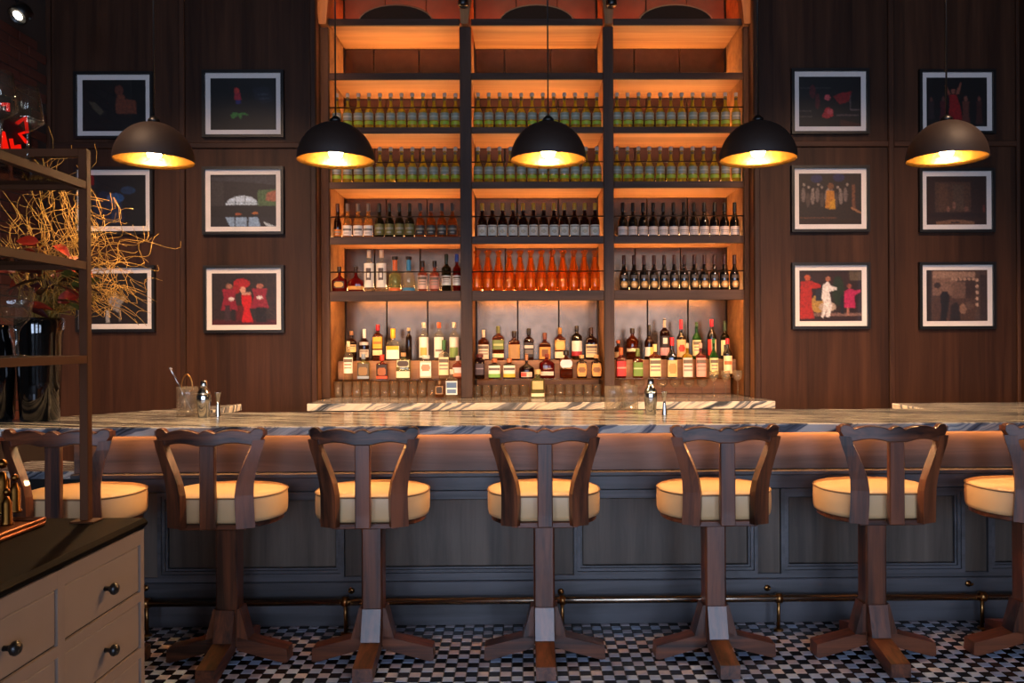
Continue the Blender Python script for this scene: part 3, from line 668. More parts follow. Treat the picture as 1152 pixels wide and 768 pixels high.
for cx, st_, ds in ((556.3, '#7ab04a', 'green'), (573, '#e8b82a', 'yellow')):
    spirit('small red bottle with white label and %s stripe' % ds, cx, 403, bf, 13.6, DF, zf, G_mar, ('#b86a3a', .80, 1.2), [(.06, .66, 1.1, '#f2e6d0', [(0, 1, 0, .3, st_), (.15, .85, .6, .75, '#6a5a50')])], 5, .7, .68, .78, .018, gm)
spirit('round squat dark bottle with slender copper neck', 592.5, 398, bf, 17, DF, zf, G_mar, ('#b87a50', .74, 1.0), [(.06, .26, .8, '#e8c8b0', [(.0, .5, .1, .9, '#c84a3a')])], 0, .7, .40, .62, .012, gm)
spirit('broad red bourbon jug with white strip label', 615.3, 398, bf, 17.4, DF, zf, G_red, ('#7a2a18', .86, 1.3), [(.12, .28, .9, '#e8d0b8', [])], 3, .6, .58, .84, .014, gm)
spirit('red brown flask with pale oval label and black cap', 637, 394, bf, 15, DF, zf, G_whisky, ('#1c1614', .82, 1.7), [(.38, .66, .9, '#8a4a24', [('oval', .5, .5, .48, .48, '#d8dadd')])], 5, .6, .66, .76, .014, gm)
for cx, ds in ((654.5, 'left'), (671, 'right')):
    spirit('dark red bottle with orange oval label, %s of the pair' % ds, cx, 399.5, bf, 11.6, DF, zf, G_mar, ('#d8a060', .86, 1.3), [(.08, .64, 1.1, '#4a1a12', [('oval', .5, .5, .46, .48, '#d89a4a'), ('oval', .5, .5, .2, .2, '#8a5a2a')])], 5, .8, .68, .8, .014, gm)
spirit('clear cream bottle standing on the back counter in the middle niche', 605, 416, 447, 15, DC-.085, zc, G_pale, ('#d8b878', .84, 1.5), [(.04, .16, 1.2, '#f0e2c0', []), (.3, .6, .6, '#c9b078', [])], 5, .8, .62, .74, .016, gm)
gr = 'liqueurs in the right niche'
spirit('dark red bottle half hidden at the left edge of the right niche', 695.5, 383, bb, 9, DB, zb, G_mar, ('#b0502a', .84, 1.2), [(.1, .4, 1.2, '#c9a878', [])], 0, 1, .6, .76, .012, gr)
spirit('round shouldered amber bottle with cream band, right niche', 711.5, 369.5, bb, 13.4, DB, zb, G_whisky, ('#2a1c14', .84, 1.4), [(.26, .36, 1.3, '#e8d8a8', [])], 0, 1, .6, .8, .014, gr)
spirit('dark sherry bottle with white and yellow label', 730.5, 366, bb, 11, DB, zb, G_brown, ('#1c1412', .70, 1.1), [(.10, .36, 1.2, '#e8c860', [(0, .45, 0, 1, '#e8e0d0')])], 0, 1, .5, .7, .013, gr)
spirit('dark maroon bottle with black over pink label', 747.7, 359, bb, 11, DB, zb, G_mar, ('#b9a088', .78, 1.0), [(.10, .58, 1.2, '#d89a98', [(.05, .95, .45, .95, '#241a20'), (.35, .65, .65, .88, '#d8ccc0')])], 0, 1, .66, .8, .012, gr)
spirit('dark vermouth bottle with red capsule and red and cream shield label', 766.3, 360, bb, 10.6, DB, zb, G_dark, ('#c8202c', .76, 1.1), [(.06, .50, 1.2, '#e0b078', [('oval', .5, .5, .3, .22, '#c83a2a')])], 0, 1, .5, .72, .0125, gr)
spirit('green bottle with cream label at the back of the right niche', 783.7, 363, bb, 10.2, DB, zb, G_green, ('#3a5a2a', .88, 1.0), [(.10, .52, 1.2, '#dfcf98', L1)], 0, 1, .54, .74, .012, gr)
spirit('dark vermouth bottle with red capsule and red edged label', 800.7, 360, bb, 10.2, DB, zb, G_dark, ('#c8202c', .82, 1.2), [(.10, .50, 1.2, '#e8c8a0', [(0, .35, 0, 1, '#c8382c')])], 0, 1, .58, .8, .0125, gr)
spirit('dark olive bottle with cream and black label at the right end of the niche', 815.5, 362, bb, 10, DB, zb, G_dkolive, ('#3a4a24', .74, 1.0), [(.10, .50, 1.2, '#dccf9a', [(.3, .7, .3, .7, '#2a261c')])], 0, 1, .58, .74, .012, gr)
spirit('whiskey bottle with red label and orange cap', 698.7, 391.5, bf, 11, DF, zf, G_red, ('#c8642a', .76, 1.3), [(.06, .56, 1.2, '#c8302c', [(.15, .85, .5, .6, '#e8a088')])], 5, .9, .64, .74, .013, gr)
spirit('whiskey bottle with green label', 717.5, 393, bf, 11.2, DF, zf, G_amber, ('#5a6a2a', .74, 1.3), [(.06, .54, 1.2, '#6a8a34', [(.15, .85, .5, .6, '#c8d098')])], 5, .9, .62, .72, .013, gr)
spirit('whiskey bottle with large cream label, right niche', 736.7, 388, bf, 12.8, DF, zf, G_amber, ('#e8c880', .78, 1.3), [(.04, .58, 1.2, '#ecd6a4', L1)], 5, .9, .64, .74, .013, gr)
spirit('dark bottle with red capsule and gold label on the glass ledge', 756, 380.5, bf, 11.2, DF, zf, G_dark, ('#c8202c', .80, 1.3), [(.02, .44, 1.2, '#dcb878', [('oval', .5, .5, .25, .3, '#b08848')])], 5, .9, .5, .74, .013, gr)
spirit('yellow liqueur bottle with pale pink label', 773.3, 387, bf, 11, DF, zf, G_yellow, ('#c9b088', .86, 1.1), [(.02, .58, 1.3, '#edc9b4', L1)], 5, .9, .62, .74, .012, gr)
spirit('red liqueur bottle with salmon pink label', 788.3, 387, bf, 11, DF, zf, G_red, ('#c9a088', .86, 1.1), [(.02, .58, 1.3, '#e89a88', L1)], 5, .9, .62, .74, .012, gr)
spirit('bright green bottle with cream label on the glass ledge', 803, 382, bf, 10.2, DF, zf, G_green, ('#2a6a24', .88, 1.0), [(.08, .50, 1.2, '#dcd494', L1)], 0, 1, .5, .74, .012, gr)
spirit('dark bottle with red cap and cream and orange label, right end of the ledge', 818.5, 382, bf, 10.2, DF, zf, G_dark, ('#c8242c', .86, 1.2), [(.10, .56, 1.2, '#ecd0a0', [(.1, .9, .5, .65, '#d86a3a')])], 0, 1, .6, .8, .0125, gr)

# glasses on the back counter, under the glass ledge
def tumbler(lab, grp, w, h):
    o = thing('tumbler', lab, 'glass', group=grp); r = w/2
    MB().lathe([(0, .001), (r*.86, .001), (r*.9, .004), (r, h), (r*.93, h), (r*.82, .012), (0, .012)], 28, cross=lambda a, q: (q*(1+.03*math.cos(14*a))*math.cos(a), q*(1+.03*math.cos(14*a))*math.sin(a))).build('bowl', bar_glass, o)
    return o
def tum_row(bi, lab, grp, pxs, top):
    pr = None; D = 6.64; s = F/D
    for q, px in enumerate(pxs):
        loc = (PX(px, D, 447), D, ZC+.0003); lab2 = lab+', %s from left' % ORD[q]
        if pr is None: pr = tumbler(lab2, grp, 9.8/s, (447-top)/s); pr.location = loc
        else: dup(pr, loc, 0, lab2)
tum_row(0, 'clear highball glass in the row under the left niche ledge', 'highballs in the left niche', [380.5+10.5*k for k in range(11)], 429)
tum_row(1, 'short clear tumbler under the middle niche ledge, left of the cream bottle', 'tumblers left of the cream bottle', [537+10.6*k for k in range(6)], 434)
tum_row(1, 'short clear tumbler under the middle niche ledge, right of the cream bottle', 'tumblers right of the cream bottle', [619+10.6*k for k in range(6)], 434)
def stem_glass(lab, grp, cat, h, rb, rim, bowl, name='coupe_glass', foot=None):
    o = thing(name, lab, cat, group=grp); hb = h*bowl; ft = foot or rim*.8
    MB().lathe([(0, h-hb), (rim*.45, h-hb+.004), (rb, h-hb*.62), (rb*1.0, h-hb*.5), (rim, h), (rim*.95, h), (rb*.94, h-hb*.5), (rim*.4, h-hb+.009), (0, h-hb+.007)], 18).build('bowl', bar_glass, o)
    MB().lathe([(.0045, .006), (.0038, h*.25), (.004, h-hb)], 8).build('stem', bar_glass, o)
    MB().lathe([(0, .0), (ft, 0), (ft, .0025), (.006, .007), (0, .007)], 18).build('foot', bar_glass, o)
    return o
pr = None; D = 6.61; s = F/D
for k, px in enumerate((704, 719.5, 745, 760, 775, 790)):
    loc = (PX(px, D+.04, 447), D+.04, ZC+.0003)
    if pr is None: pr = stem_glass('clear coupe glass under the right niche ledge, first from left', 'coupe glasses under the ledge', 'glass', 17.6/s, 6.2/s, 6.2/s, .5); pr.location = loc
    else: dup(pr, loc, 0, 'clear coupe glass under the right niche ledge, %s from left' % ORD[k])
pr = None
for k, px in enumerate((803, 816.5, 830)):
    loc = (PX(px, D-.09, 447), D-.09, ZC+.0003)
    if pr is None: pr = stem_glass('tall cordial glass at the right niche end, first from left', 'cordial glasses', 'glass', 28.5/s, 5/s, 5/s, .42, 'cordial_glass'); pr.location = loc
    else: dup(pr, loc, 0, 'tall cordial glass at the right niche end, %s from left' % ORD[k])

# ------------------------------------------------------------------ the bar
ZT = 1.06; TH = .043; DBF, DBB = 3.81, 4.60
DA = 4.00; DP = 4.08
XE0 = PX(82, DA)
# marble top with its two returns
top_pts = [(-3.15, DBF), (XR-.005, DBF), (XR-.005, 5.0), (PX(1003, 5.0), 5.0), (PX(1003, 5.0), DBB), (-1.85, DBB), (-1.85, 5.25), (-2.45, 4.50), (-2.85, 4.14)]
mt = MB().prism(top_pts, 'z', ZT-TH, ZT).build('marble_bar_top', marble_m)
bv = mt.modifiers.new('edge', 'BEVEL'); bv.width = .004; bv.segments = 1
tag(mt, 'long white marble bar top with blue grey streaks', 'bar top')
bar = thing('bar_counter', 'grey panelled oak bar front with warm lit upper apron', 'bar', (0, 0, 0))
XE1 = XR-.01; zled = PZ(532, DA)
MB().bbox(XE0, XE1, DA, DA+.04, zled+.012, ZT-TH-.0005, .004).build('apron', apron_oak, bar)
lg = MB().bbox(XE0-.01, XE1, DA-.02, DA+.05, zled-.016, zled+.011, .006).build('ledge', grey_oak_x, bar)
st_ = MB().box(XE0+.02, XE1-.02, DA-.020, DA-.008, ZT-TH-.008, ZT-TH-.001).build('led_strip', led_under, bar)
MB().box(-1.7, 2.15, DBB-.059, DBB-.047, ZT-TH-.032, ZT-TH-.004).build('led_strip', led_wall_fill, bar)  # unseen strip added under the rear edge to brighten the lower wall
MB().bbox(XE0, XE1, DP, DBB-.06, .14, ZT-TH-.001, .003).build('carcass', grey_oak_x, bar)
zt1, zb1 = PZ(550, DP), PZ(645, DP)
MB().bbox(XE0, XE1, DP-.028, DP, zt1+.0, zled-.017, .004).build('top_rail', grey_oak_x, bar)
zrail = PZ(651, DP)
MB().bbox(XE0, XE1, DP-.03, DP, .16, zrail, .005).build('bottom_rail', grey_oak_x, bar)
MB().bbox(XE0, XE1, DP-.026, DP, zrail+.002, zb1, .003).build('lower_bead', grey_oak_x, bar)
MB().bbox(XE0, XE1, DP+.03, DP+.11, 0, .158, .003).build('kick_board', grey_oak_x, bar)
pitch = 231.0; pan = [(645-pitch*2-2, 645-pitch*2+206), (645-pitch, 645-pitch+205), (645, 850), (876, 1081), (1107, 1312)]
prevx = XE0
for (a, b) in pan:
    xa, xb = PX(a, DP, 600), min(PX(b, DP, 600), XE1-.03)
    if xa > prevx+.01: MB().bbox(prevx, xa-.001, DP-.026, DP, zb1+.001, zt1-.001, .003).build('stile', grey_oak, bar)
    pn = MB().bbox(xa+.045, xb-.045, DP-.012, DP, zb1+.045, zt1-.045, .008).build('panel', grey_oak, bar)
    # mitred moulding as nested frames
    for (o0, o1, dd) in ((0, .018, .04), (.019, .034, .032), (.035, .044, .022)):
        fm = MB()
        fm.prism([(xa+o0, zb1+o0), (xb-o0, zb1+o0), (xb-o1, zb1+o1), (xa+o1, zb1+o1)], 'y', DP-dd, DP)
        fm.prism([(xa+o0, zt1-o0), (xa+o1, zt1-o1), (xb-o1, zt1-o1), (xb-o0, zt1-o0)], 'y', DP-dd, DP)
        fm.prism([(xa+o0, zb1+o0), (xa+o1, zb1+o1), (xa+o1, zt1-o1), (xa+o0, zt1-o0)], 'y', DP-dd, DP)
        fm.prism([(xb-o0, zb1+o0), (xb-o0, zt1-o0), (xb-o1, zt1-o1), (xb-o1, zb1+o1)], 'y', DP-dd, DP)
        fm.build('moulding', grey_oak_x, pn)
    prevx = xb+.001
if prevx < XE1-.01: MB().bbox(prevx, XE1, DP-.026, DP, zb1+.001, zt1-.001, .003).build('stile', grey_oak, bar)
for px, py in ((164, 661), (395.5, 664), (631, 665), (863, 661), (1089, 656)):
    p = P(px, py, DP-.03)
    hk = MB().tube([(0, .0, 0), (0, -.03, 0), (0, -.045, .012)], .005, 6).build('bag_hook', brass, bar, (p.x, DP-.03, p.z))
    MB().lathe([(0, 0), (.016, 0), (.016, .006), (0, .006)], 12).build('rose', brass, hk, (0, 0, 0), (PI/2, 0, 0))
# foot rail
DR = 4.00; zr_ = .162
fr_ = thing('foot_rail', 'steel and brass foot rail along the base of the bar', 'foot rail', (0, 0, 0))
MB().tube([(XE0+.05, DR, zr_), (XE1-.03, DR, zr_)], .019, 12).build('rail', plain('burnished_rail', '#9a8a78', .22, 1.), fr_)
for px in (165, 388.5, 632.5, 876, 1105):
    p = P(px, 676, DR)
    bk = MB().tube([(p.x-.014, DR, zr_), (p.x+.014, DR, zr_)], .026, 12).build('collar', brass, fr_)
    MB().tube([(p.x, DR, zr_), (p.x, DR+.005, .002)], .009, 8).build('post', brass, bk)
    MB().lathe([(0, 0), (.026, 0), (.022, .008), (0, .008)], 12).build('base_flange', brass, bk, (p.x, DR, .0005))
# lower marble shelf seen beyond the left end of the bar front
ls = thing('service_shelf', 'low white marble shelf behind the left end of the bar', 'shelf', (-2.75, 4.62, 0))
MB().bbox(-.35, .42, 0, .42, .68, .725, .004).build('marble_slab', marble_m, ls)
MB().box(-.3, .36, .06, .4, 0, .68).build('base', black_m, ls)

# ------------------------------------------------------------------ bar stools
def seat_cross(sc):
    a, b = .258*sc, .222*sc
    def cf(t, r):
        c, s = math.cos(t), math.sin(t); e = 2.25
        x = math.copysign(abs(c)**(2/e), c)*a*r; y = math.copysign(abs(s)**(2/e), s)*b*r
        return x, max(y, -.198*sc*min(1, r*1.0)) if r > .6 else y
    return cf
def make_stool(label):
    o = thing('bar_stool', label, 'bar stool', group='cream and walnut bar stools')
    cf = seat_cross(1)
    seat = MB().lathe([(0, .668), (.93, .668), (.985, .673), (1.0, .69), (1.005, .73), (1.0, .768), (.985, .781), (.94, .788), (.75, .796), (.4, .802), (0, .803)], 40, cross=cf).build('seat', leather, o)
    ring = [(*cf(2*PI*k/48, .995), .779) for k in range(48)]
    MB().tube(ring, .0045, 6, closed=True).build('piping', piping_m, seat)
    MB().lathe([(0, .645), (.9, .645), (.94, .65), (.94, .667), (0, .667)], 40, cross=cf, smooth=False).build('seat_board', walnut_x, o)
    MB().bbox(-.145, .145, -.205, -.165, .643, .668, .003).build('back_block', walnut_x, o)
    # square post with chamfers
    h_ = .048; c_ = .008
    MB().prism([(-h_+c_, -h_), (h_-c_, -h_), (h_, -h_+c_), (h_, h_-c_), (h_-c_, h_), (-h_+c_, h_), (-h_, h_-c_), (-h_, -h_+c_)], 'z', .075, .645).build('post', walnut, o)
    leg_poly = [(.046, .118), (.275, .062), (.278, .004), (.262, 0), (.235, .006), (.046, .058)]
    br_poly = [(.0485, .10), (.0485, .245), (.060, .245), (.098, .108)]
    lm = MB().prism(leg_poly, 'y', -.043, .043); bm_ = MB().prism(br_poly, 'y', -.043, .043)
    l0 = lm.build('leg', walnut_x, o); b0 = bm_.build('brace', walnut, l0)
    for k in range(1, 4):
        l = piece(l0, o, (0, 0, 0), (0, 0, k*PI/2)); piece(b0, l, (0, 0, 0))
    # back: curved stiles, centre slat, scalloped crest
    for s in (-1, 1):
        path = [(s*.150, -.205, .655), (s*.148, -.212, .74), (s*.148, -.216, .80), (s*.154, -.220, .85), (s*.167, -.222, .90), (s*.185, -.222, .955), (s*.203, -.219, 1.0), (s*.213, -.216, 1.04)]
        MB().sweep_rect(path, [.078, .078, .077, .072, .064, .055, .05, .05], .034, s*.42).build('back_stile', walnut, o)
    MB().bbox(-.033, .033, -.252, -.222, .655, 1.035, .004).build('back_slat', walnut, o)
    mb = MB(); n = 56; top = []; xs_ = []
    for i in range(n+1):
        x = -.238+.476*i/n; ax = abs(x)
        if ax > .185: zt = 1.070+.022*math.sqrt(max(0, 1-((ax-.212)/.027)**2))
        elif ax > .032: zt = 1.068+.018*math.sin(PI*(ax-.032)/(.153))**.7
        else: zt = 1.068+.017*math.cos(PI/2*ax/.032)**.8
        if ax > .19: zb_ = 1.012+.05*((ax-.19)/.048)**2
        elif ax < .036: zb_ = 1.015
        else: zb_ = 1.014+.013*math.sin(PI*(ax-.036)/.154)
        y = -.244+.75*x*x
        top.append((x, y, zb_, zt))
    vs = []; fs = []
    for (x, y, zb_, zt) in top: vs += [(x, y-.018, zb_), (x, y-.018, zt), (x, y+.018, zt), (x, y+.018, zb_)]
    for i in range(n):
        for k in range(4): fs.append((i*4+k, i*4+(k+1) % 4, (i+1)*4+(k+1) % 4, (i+1)*4+k))
    fs += [(0, 1, 2, 3), (n*4+3, n*4+2, n*4+1, n*4)]
    cr_ = mb.add(vs, fs).build('crest_rail', walnut_x, o)
    bv = cr_.modifiers.new('round', 'BEVEL'); bv.width = .005; bv.segments = 2; bv.limit_method = 'ANGLE'; bv.angle_limit = .9
    return o
DSTOOL = 3.69
slabels = ['bar stool behind the brown shelf post at the left edge', 'second bar stool from the left, beside the chest of drawers', 'third bar stool from the left, under the second pendant lamp',
           'middle bar stool facing the centre of the bottle shelves', 'bar stool just right of the middle one, fourth lamp above', 'second bar stool from the right with full seat in view', 'rightmost bar stool cut by the picture edge']
spx = [97, 258.5, 420.5, 612, 802.5, 981, 1156]
base = None
for k, px in enumerate(spx):
    loc = (PX(px, DSTOOL, 640), DSTOOL, .0005); rz = (-.03, -.02, .0, .0, .025, .01, .0)[k]
    if base is None: base = make_stool(slabels[0]); base.location = loc; base.rotation_euler = (0, 0, rz)
    else: dup(base, loc, rz, slabels[k])

# ------------------------------------------------------------------ pendant lamps
DL = 4.10; zl = PZ(180.5, DL, 616); RL = 42.8/(F/DL)
def make_lamp(label):
    o = thing('pendant_lamp', label, 'pendant lamp', group='black dome pendant lamps')
    n = 14
    outer = [(RL*math.cos(PI/2*k/n), RL*1.02*math.sin(PI/2*k/n)) for k in range(n+1)]
    sh = MB().lathe(outer, 48, caps=False).build('shade', shade_out, o)
    ri = RL-.004; inner = [(RL, 0), (ri, .0)]+[(ri*math.cos(PI/2*k/n), (RL*1.02-.006)*math.sin(PI/2*k/n)) for k in range(1, n+1)]
    MB().lathe(inner[::-1], 48, caps=False).build('lining', shade_in, sh)
    MB().lathe([(0, .0), (.028, .012), (.036, .035), (.03, .062), (.017, .085), (.017, .1)], 16, (0, 0, .012)).build('bulb', bulb_m, o)
    MB().lathe([(.02, .107), (.022, .112), (.022, RL*1.02-.006), (0, RL*1.02-.006)], 12).build('socket', brass, o)
    MB().lathe([(.03, RL*1.015), (.03, RL*1.02+.012), (.012, RL*1.02+.03), (0, RL*1.02+.03)], 16).build('cap', black_m, o)
    MB().tube([(0, 0, RL*1.02+.025), (0, 0, CEIL-zl-.02)], .0045, 6).build('cable', black_m, o)
    MB().lathe([(0, 0), (.06, 0), (.06, .02), (0, .02)], 20, (0, 0, CEIL-zl-.021)).build('ceiling_rose', black_m, o)
    return o
ll = ['leftmost dome lamp above the willow branches', 'dome lamp hanging left of the bottle rows, second from left', 'dome lamp in front of the middle bottle bay', 'dome lamp at the right edge of the shelving', 'rightmost dome lamp in front of the pictures']
lamp = None
for k, px in enumerate((173.5, 377.8, 616.8, 852.8, 1065)):
    loc = (PX(px, DL, 180), DL, zl)
    if lamp is None: lamp = make_lamp(ll[0]); lamp.location = loc
    else: dup(lamp, loc, 0, ll[k])

# ------------------------------------------------------------------ framed photographs
def ell(cx, cy_, rx, ry, n=12, rot=0):
    return [(cx+rx*math.cos(2*PI*k/n)*math.cos(rot)-ry*math.sin(2*PI*k/n)*math.sin(rot), cy_+rx*math.cos(2*PI*k/n)*math.sin(rot)+ry*math.sin(2*PI*k/n)*math.cos(rot)) for k in range(n)]
def rect(x0, y0, x1, y1): return [(x0, y0), (x1, y0), (x1, y1), (x0, y1)]
def picture(x0, y0, x1, y1, label, bg, shapes):
    """outer pixel box of the frame; shapes = (points in 0..1 with y down, colour)"""
    D = D_WALL-.02
    c = P((x0+x1)/2, (y0+y1)/2, D); s = F/D; w, h = (x1-x0)/s, (y1-y0)/s
    o = thing('framed_photograph', label, 'picture', (c.x, D_WALL-.0005, c.z), group='framed stage photographs')
    f = .022; d0, d1 = -.034, -.001
    hw, hh = w/2, h/2
    fm = MB()
    for poly in ([(-hw, -hh), (hw, -hh), (hw-f, -hh+f), (-hw+f, -hh+f)], [(-hw, hh), (-hw+f, hh-f), (hw-f, hh-f), (hw, hh)], [(-hw, -hh), (-hw+f, -hh+f), (-hw+f, hh-f), (-hw, hh)], [(hw, -hh), (hw, hh), (hw-f, hh-f), (hw-f, -hh+f)]):
        fm.prism(poly, 'y', d0, d1)
    fm.build('frame', frame_m, o)
    MB().box(-hw+f, hw-f, -.014, -.002, -hh+f, hh-f).build('mat_board', mat_board, o)
    m = .040; aw, ah = hw-f-m, hh-f-m; pm = MB(); y = -.0145
    GX, GY = 88, 72; rp = random.Random(int(x0*7+y0))
    cols_ = [lin(c_) for _, c_ in shapes]; bgc = lin(bg)
    boxes = [(min(q[0] for q in ps), max(q[0] for q in ps), min(q[1] for q in ps), max(q[1] for q in ps)) for ps, _ in shapes]
    def inside(ps, u, v):
        r_ = False; j = len(ps)-1
        for i in range(len(ps)):
            (xi, yi), (xj, yj) = ps[i], ps[j]
            if (yi > v) != (yj > v) and u < (xj-xi)*(v-yi)/(yj-yi)+xi: r_ = not r_
            j = i
        return r_
    vcol = []
    for j in range(GY+1):
        for i in range(GX+1):
            acc = [0, 0, 0]
            for q in range(4):
                u, v = i/GX+rp.uniform(-.011, .011), j/GY+rp.uniform(-.013, .013); c_ = bgc
                for k in range(len(shapes)-1, -1, -1):
                    bx_ = boxes[k]
                    if bx_[0] <= u <= bx_[1] and bx_[2] <= v <= bx_[3] and inside(shapes[k][0], u, v): c_ = cols_[k]; break
                acc = [acc[t]+c_[t]/4 for t in range(3)]
            g_ = rp.uniform(.85, 1.15); vcol.append([t*g_ for t in acc])
    gv = [(-aw+2*aw*i/GX, y, ah-2*ah*j/GY) for j in range(GY+1) for i in range(GX+1)]
    gf = [(j*(GX+1)+i, (j+1)*(GX+1)+i, (j+1)*(GX+1)+i+1, j*(GX+1)+i+1) for j in range(GY) for i in range(GX)]
    pm.add(gv, gf)
    pm.pc = vcol
    pm.build('print', colmat('photo_print', .45), o)
    MB().box(-hw+f, hw-f, -.0225, -.0205, -hh+f, hh-f).build('glass_pane', pane_m, o)
    return o
def figure(cx, top, bot, w, body, skin='#c98a70', head=True, legs=None):
    h = bot-top; s_ = []
    s_.append(([(cx-w*.5, top+h*.2), (cx+w*.5, top+h*.2), (cx+w*.38, top+h*.55), (cx+w*.6, bot), (cx-w*.6, bot), (cx-w*.38, top+h*.55)], body))
    if legs: s_.append((rect(cx-w*.35, top+h*.58, cx+w*.35, bot), legs))
    if head: s_.append((ell(cx, top+h*.1, w*.24, h*.1), skin))
    return s_
picture(84, 81, 172, 156, 'dark framed photograph of a bare shouldered figure, top of the far left column', '#060404',
        [(ell(.58, .2, .07, .1), '#5a2a1c'), ([(.55, .3), (.66, .28), (.68, .38), (.84, .4), (.86, .66), (.54, .66), (.52, .5)], '#6a3420'), ([(.1, .42), (.2, .44), (.34, .62), (.28, .7), (.18, .58)], '#4a4030')])
picture(84, 188, 172, 263, 'framed blue toned photograph behind the willow branches', '#0c0a0e',
        [([(.3, .3), (.6, .4), (.66, .9), (.2, .95), (.15, .5)], '#10203a'), (ell(.52, .45, .14, .1), '#1e4a7c'), (ell(.72, .3, .12, .08), '#16304f'), (rect(.46, .55, .6, .95), '#142a4a')])
picture(86, 298.5, 174, 373, 'framed dark photograph partly hidden by red leaves, bottom of the far left column', '#120c0a',
        [([(.4, .45), (.5, .38), (.56, .5), (.62, .44), (.66, .5), (.58, .62), (.54, .78), (.46, .72), (.38, .62)], '#8a8684'), (rect(.34, .72, .4, .97), '#a8a4a0'), (rect(.55, .72, .58, .95), '#6a6663'), (rect(.9, .1, .98, .95), '#241812')])
picture(228, 79, 319, 154.5, 'framed photograph of a tiny red figure over green leaves on black', '#050406',
        [(ell(.40, .24, .04, .06), '#b8322c'), ([(.37, .28), (.45, .28), (.47, .42), (.36, .42)], '#9a2030'), (rect(.39, .42, .46, .5), '#2a2a6a'), ([(.3, .72), (.36, .66), (.44, .68), (.52, .66), (.58, .72), (.48, .7), (.46, .8), (.42, .72), (.34, .78)], '#3a7a34'), ([(.64, .2), (.8, .15), (.9, .2), (.95, .45), (.8, .5), (.68, .4)], '#15151f'), (rect(.72, .3, .88, .33), '#34343f'), (rect(.74, .38, .9, .41), '#34343f')])
picture(228, 187.5, 319, 263.5, 'framed photograph with a painted reflection of a half-round window, middle of the inner left column', '#1e1a20',
        [([(.0, .05), (1, .02), (1, .2), (.5, .14), (0, .12)], '#30303a'), (rect(.0, .14, .2, .6), '#2e2a2e'), ([(.72, .3), (1, .28), (1, .6), (.72, .6)], '#46603c'), ([(.86, .35), (1, .3), (1, .52), (.84, .5)], '#9a5a44'), ([(.22, .58), (.28, .48), (.38, .42), (.5, .4), (.62, .43), (.7, .5), (.72, .58)], '#bfd3e6'), (rect(.375, .42, .385, .58), '#3a4a5a'), (rect(.52, .41, .53, .58), '#3a4a5a'), (rect(.22, .535, .72, .545), '#3a4a5a'), (rect(0, .6, 1, .82), '#151016'), ([(.22, .82), (.72, .82), (.76, 1), (.3, 1)], '#8aa6c4'), (rect(.36, .82, .38, 1), '#16141c'), (rect(.55, .82, .58, 1), '#16141c'), ([(.8, .9), (1, 1), (.86, 1)], '#b9c4cc'), (ell(.42, .76, .05, .02), '#a8562a'), (ell(.68, .74, .05, .02), '#b86a2a')])  # dome, glazing bars and mirrored part: window reflection painted into the print
picture(229.5, 298.5, 319.5, 374, 'framed photograph of a dancer in a red gown between two red coats', '#2a2226',
        [(rect(0, .9, 1, 1), '#4a1420'), (rect(.36, .62, .5, .92), '#5a0f18')] + [(ell(.46, .2, .13, .1), '#a81a26'), (ell(.38, .3, .06, .1), '#9a1622')] + figure(.27, .2, .72, .22, '#8a1a34', '#9a6a58') + [(rect(.2, .62, .28, .92), '#3a2a34'), (rect(.3, .7, .37, .92), '#1c1a22'), (ell(.3, .5, .045, .035), '#e0d6d6')]
        + figure(.74, .2, .68, .24, '#8a1a34', '#a86a58') + [(rect(.68, .66, .84, .95), '#15121c'), (ell(.74, .47, .05, .035), '#e0d6d6')] + [([(.46, .42), (.6, .4), (.62, .55), (.58, .7), (.64, .95), (.46, .95), (.5, .7), (.46, .56)], '#c0101c'), (ell(.48, .32, .045, .06), '#d8a08a'), (rect(.46, .37, .6, .42), '#d09a86')])
picture(890, 77, 978, 151, 'framed photograph of a red lit stage scene, top of the inner right column', '#070203',
        [([(.55, .4), (.7, .32), (.85, .3), (.8, .5), (.66, .56)], '#7a0f14'), (ell(.46, .42, .05, .06), '#b84a50'), ([(.36, .8), (.44, .62), (.5, .62), (.56, .78), (.46, .84)], '#a01c26'), (ell(.5, .7, .05, .06), '#c04a50'), (rect(.0, .68, .2, .70), '#4a4040'), (rect(0, .79, .22, .81), '#4a4040'), (rect(.6, .76, .96, .785), '#5a4a4a'), (rect(.82, .38, .835, .66), '#5a4a4a'), (rect(.83, .655, .98, .68), '#5a4a4a'), (rect(.02, .22, .02+.5, .235), '#3a3434'), (ell(.22, .3, .05, .14), '#4a0c10'), (ell(.3, .5, .04, .16), '#4a0c10'), ([(.66, .86), (1, .96), (1, 1), (.66, 1)], '#3a1210')])
picture(890, 186, 978.5, 261, 'framed photograph of a crowd around a yellow dress on a theatre stage', '#23140c',
        [(ell(.28, .1, .1, .08), '#20204a'), (ell(.64, .08, .1, .08), '#20204a')] + sum([[(ell(.08+.075*k+.02*math.sin(k*3), .22+.05*((k*7) % 3), .022, .028), '#8a7a70'), (ell(.07+.075*k, .42+.05*((k*5) % 3), .034, .15), ['#6a5a54', '#4a3a34', '#7a6a62'][k % 3])] for k in range(10)], []) +
        [([(.44, .34), (.56, .34), (.58, .7), (.42, .68)], '#b8761a'), (ell(.51, .25, .05, .07), '#6a4020'), ([(.5, .55), (.58, .5), (.58, .7), (.48, .7)], '#c8901c'), (rect(.85, .22, .9, .7), '#6a4028'), (rect(0, .86, .6, .885), '#5a3418'), (rect(0, .89, 1, 1), '#2a160c'), ([(.84, .66), (1, .76), (1, .8), (.84, .7)], '#9a6a48')])
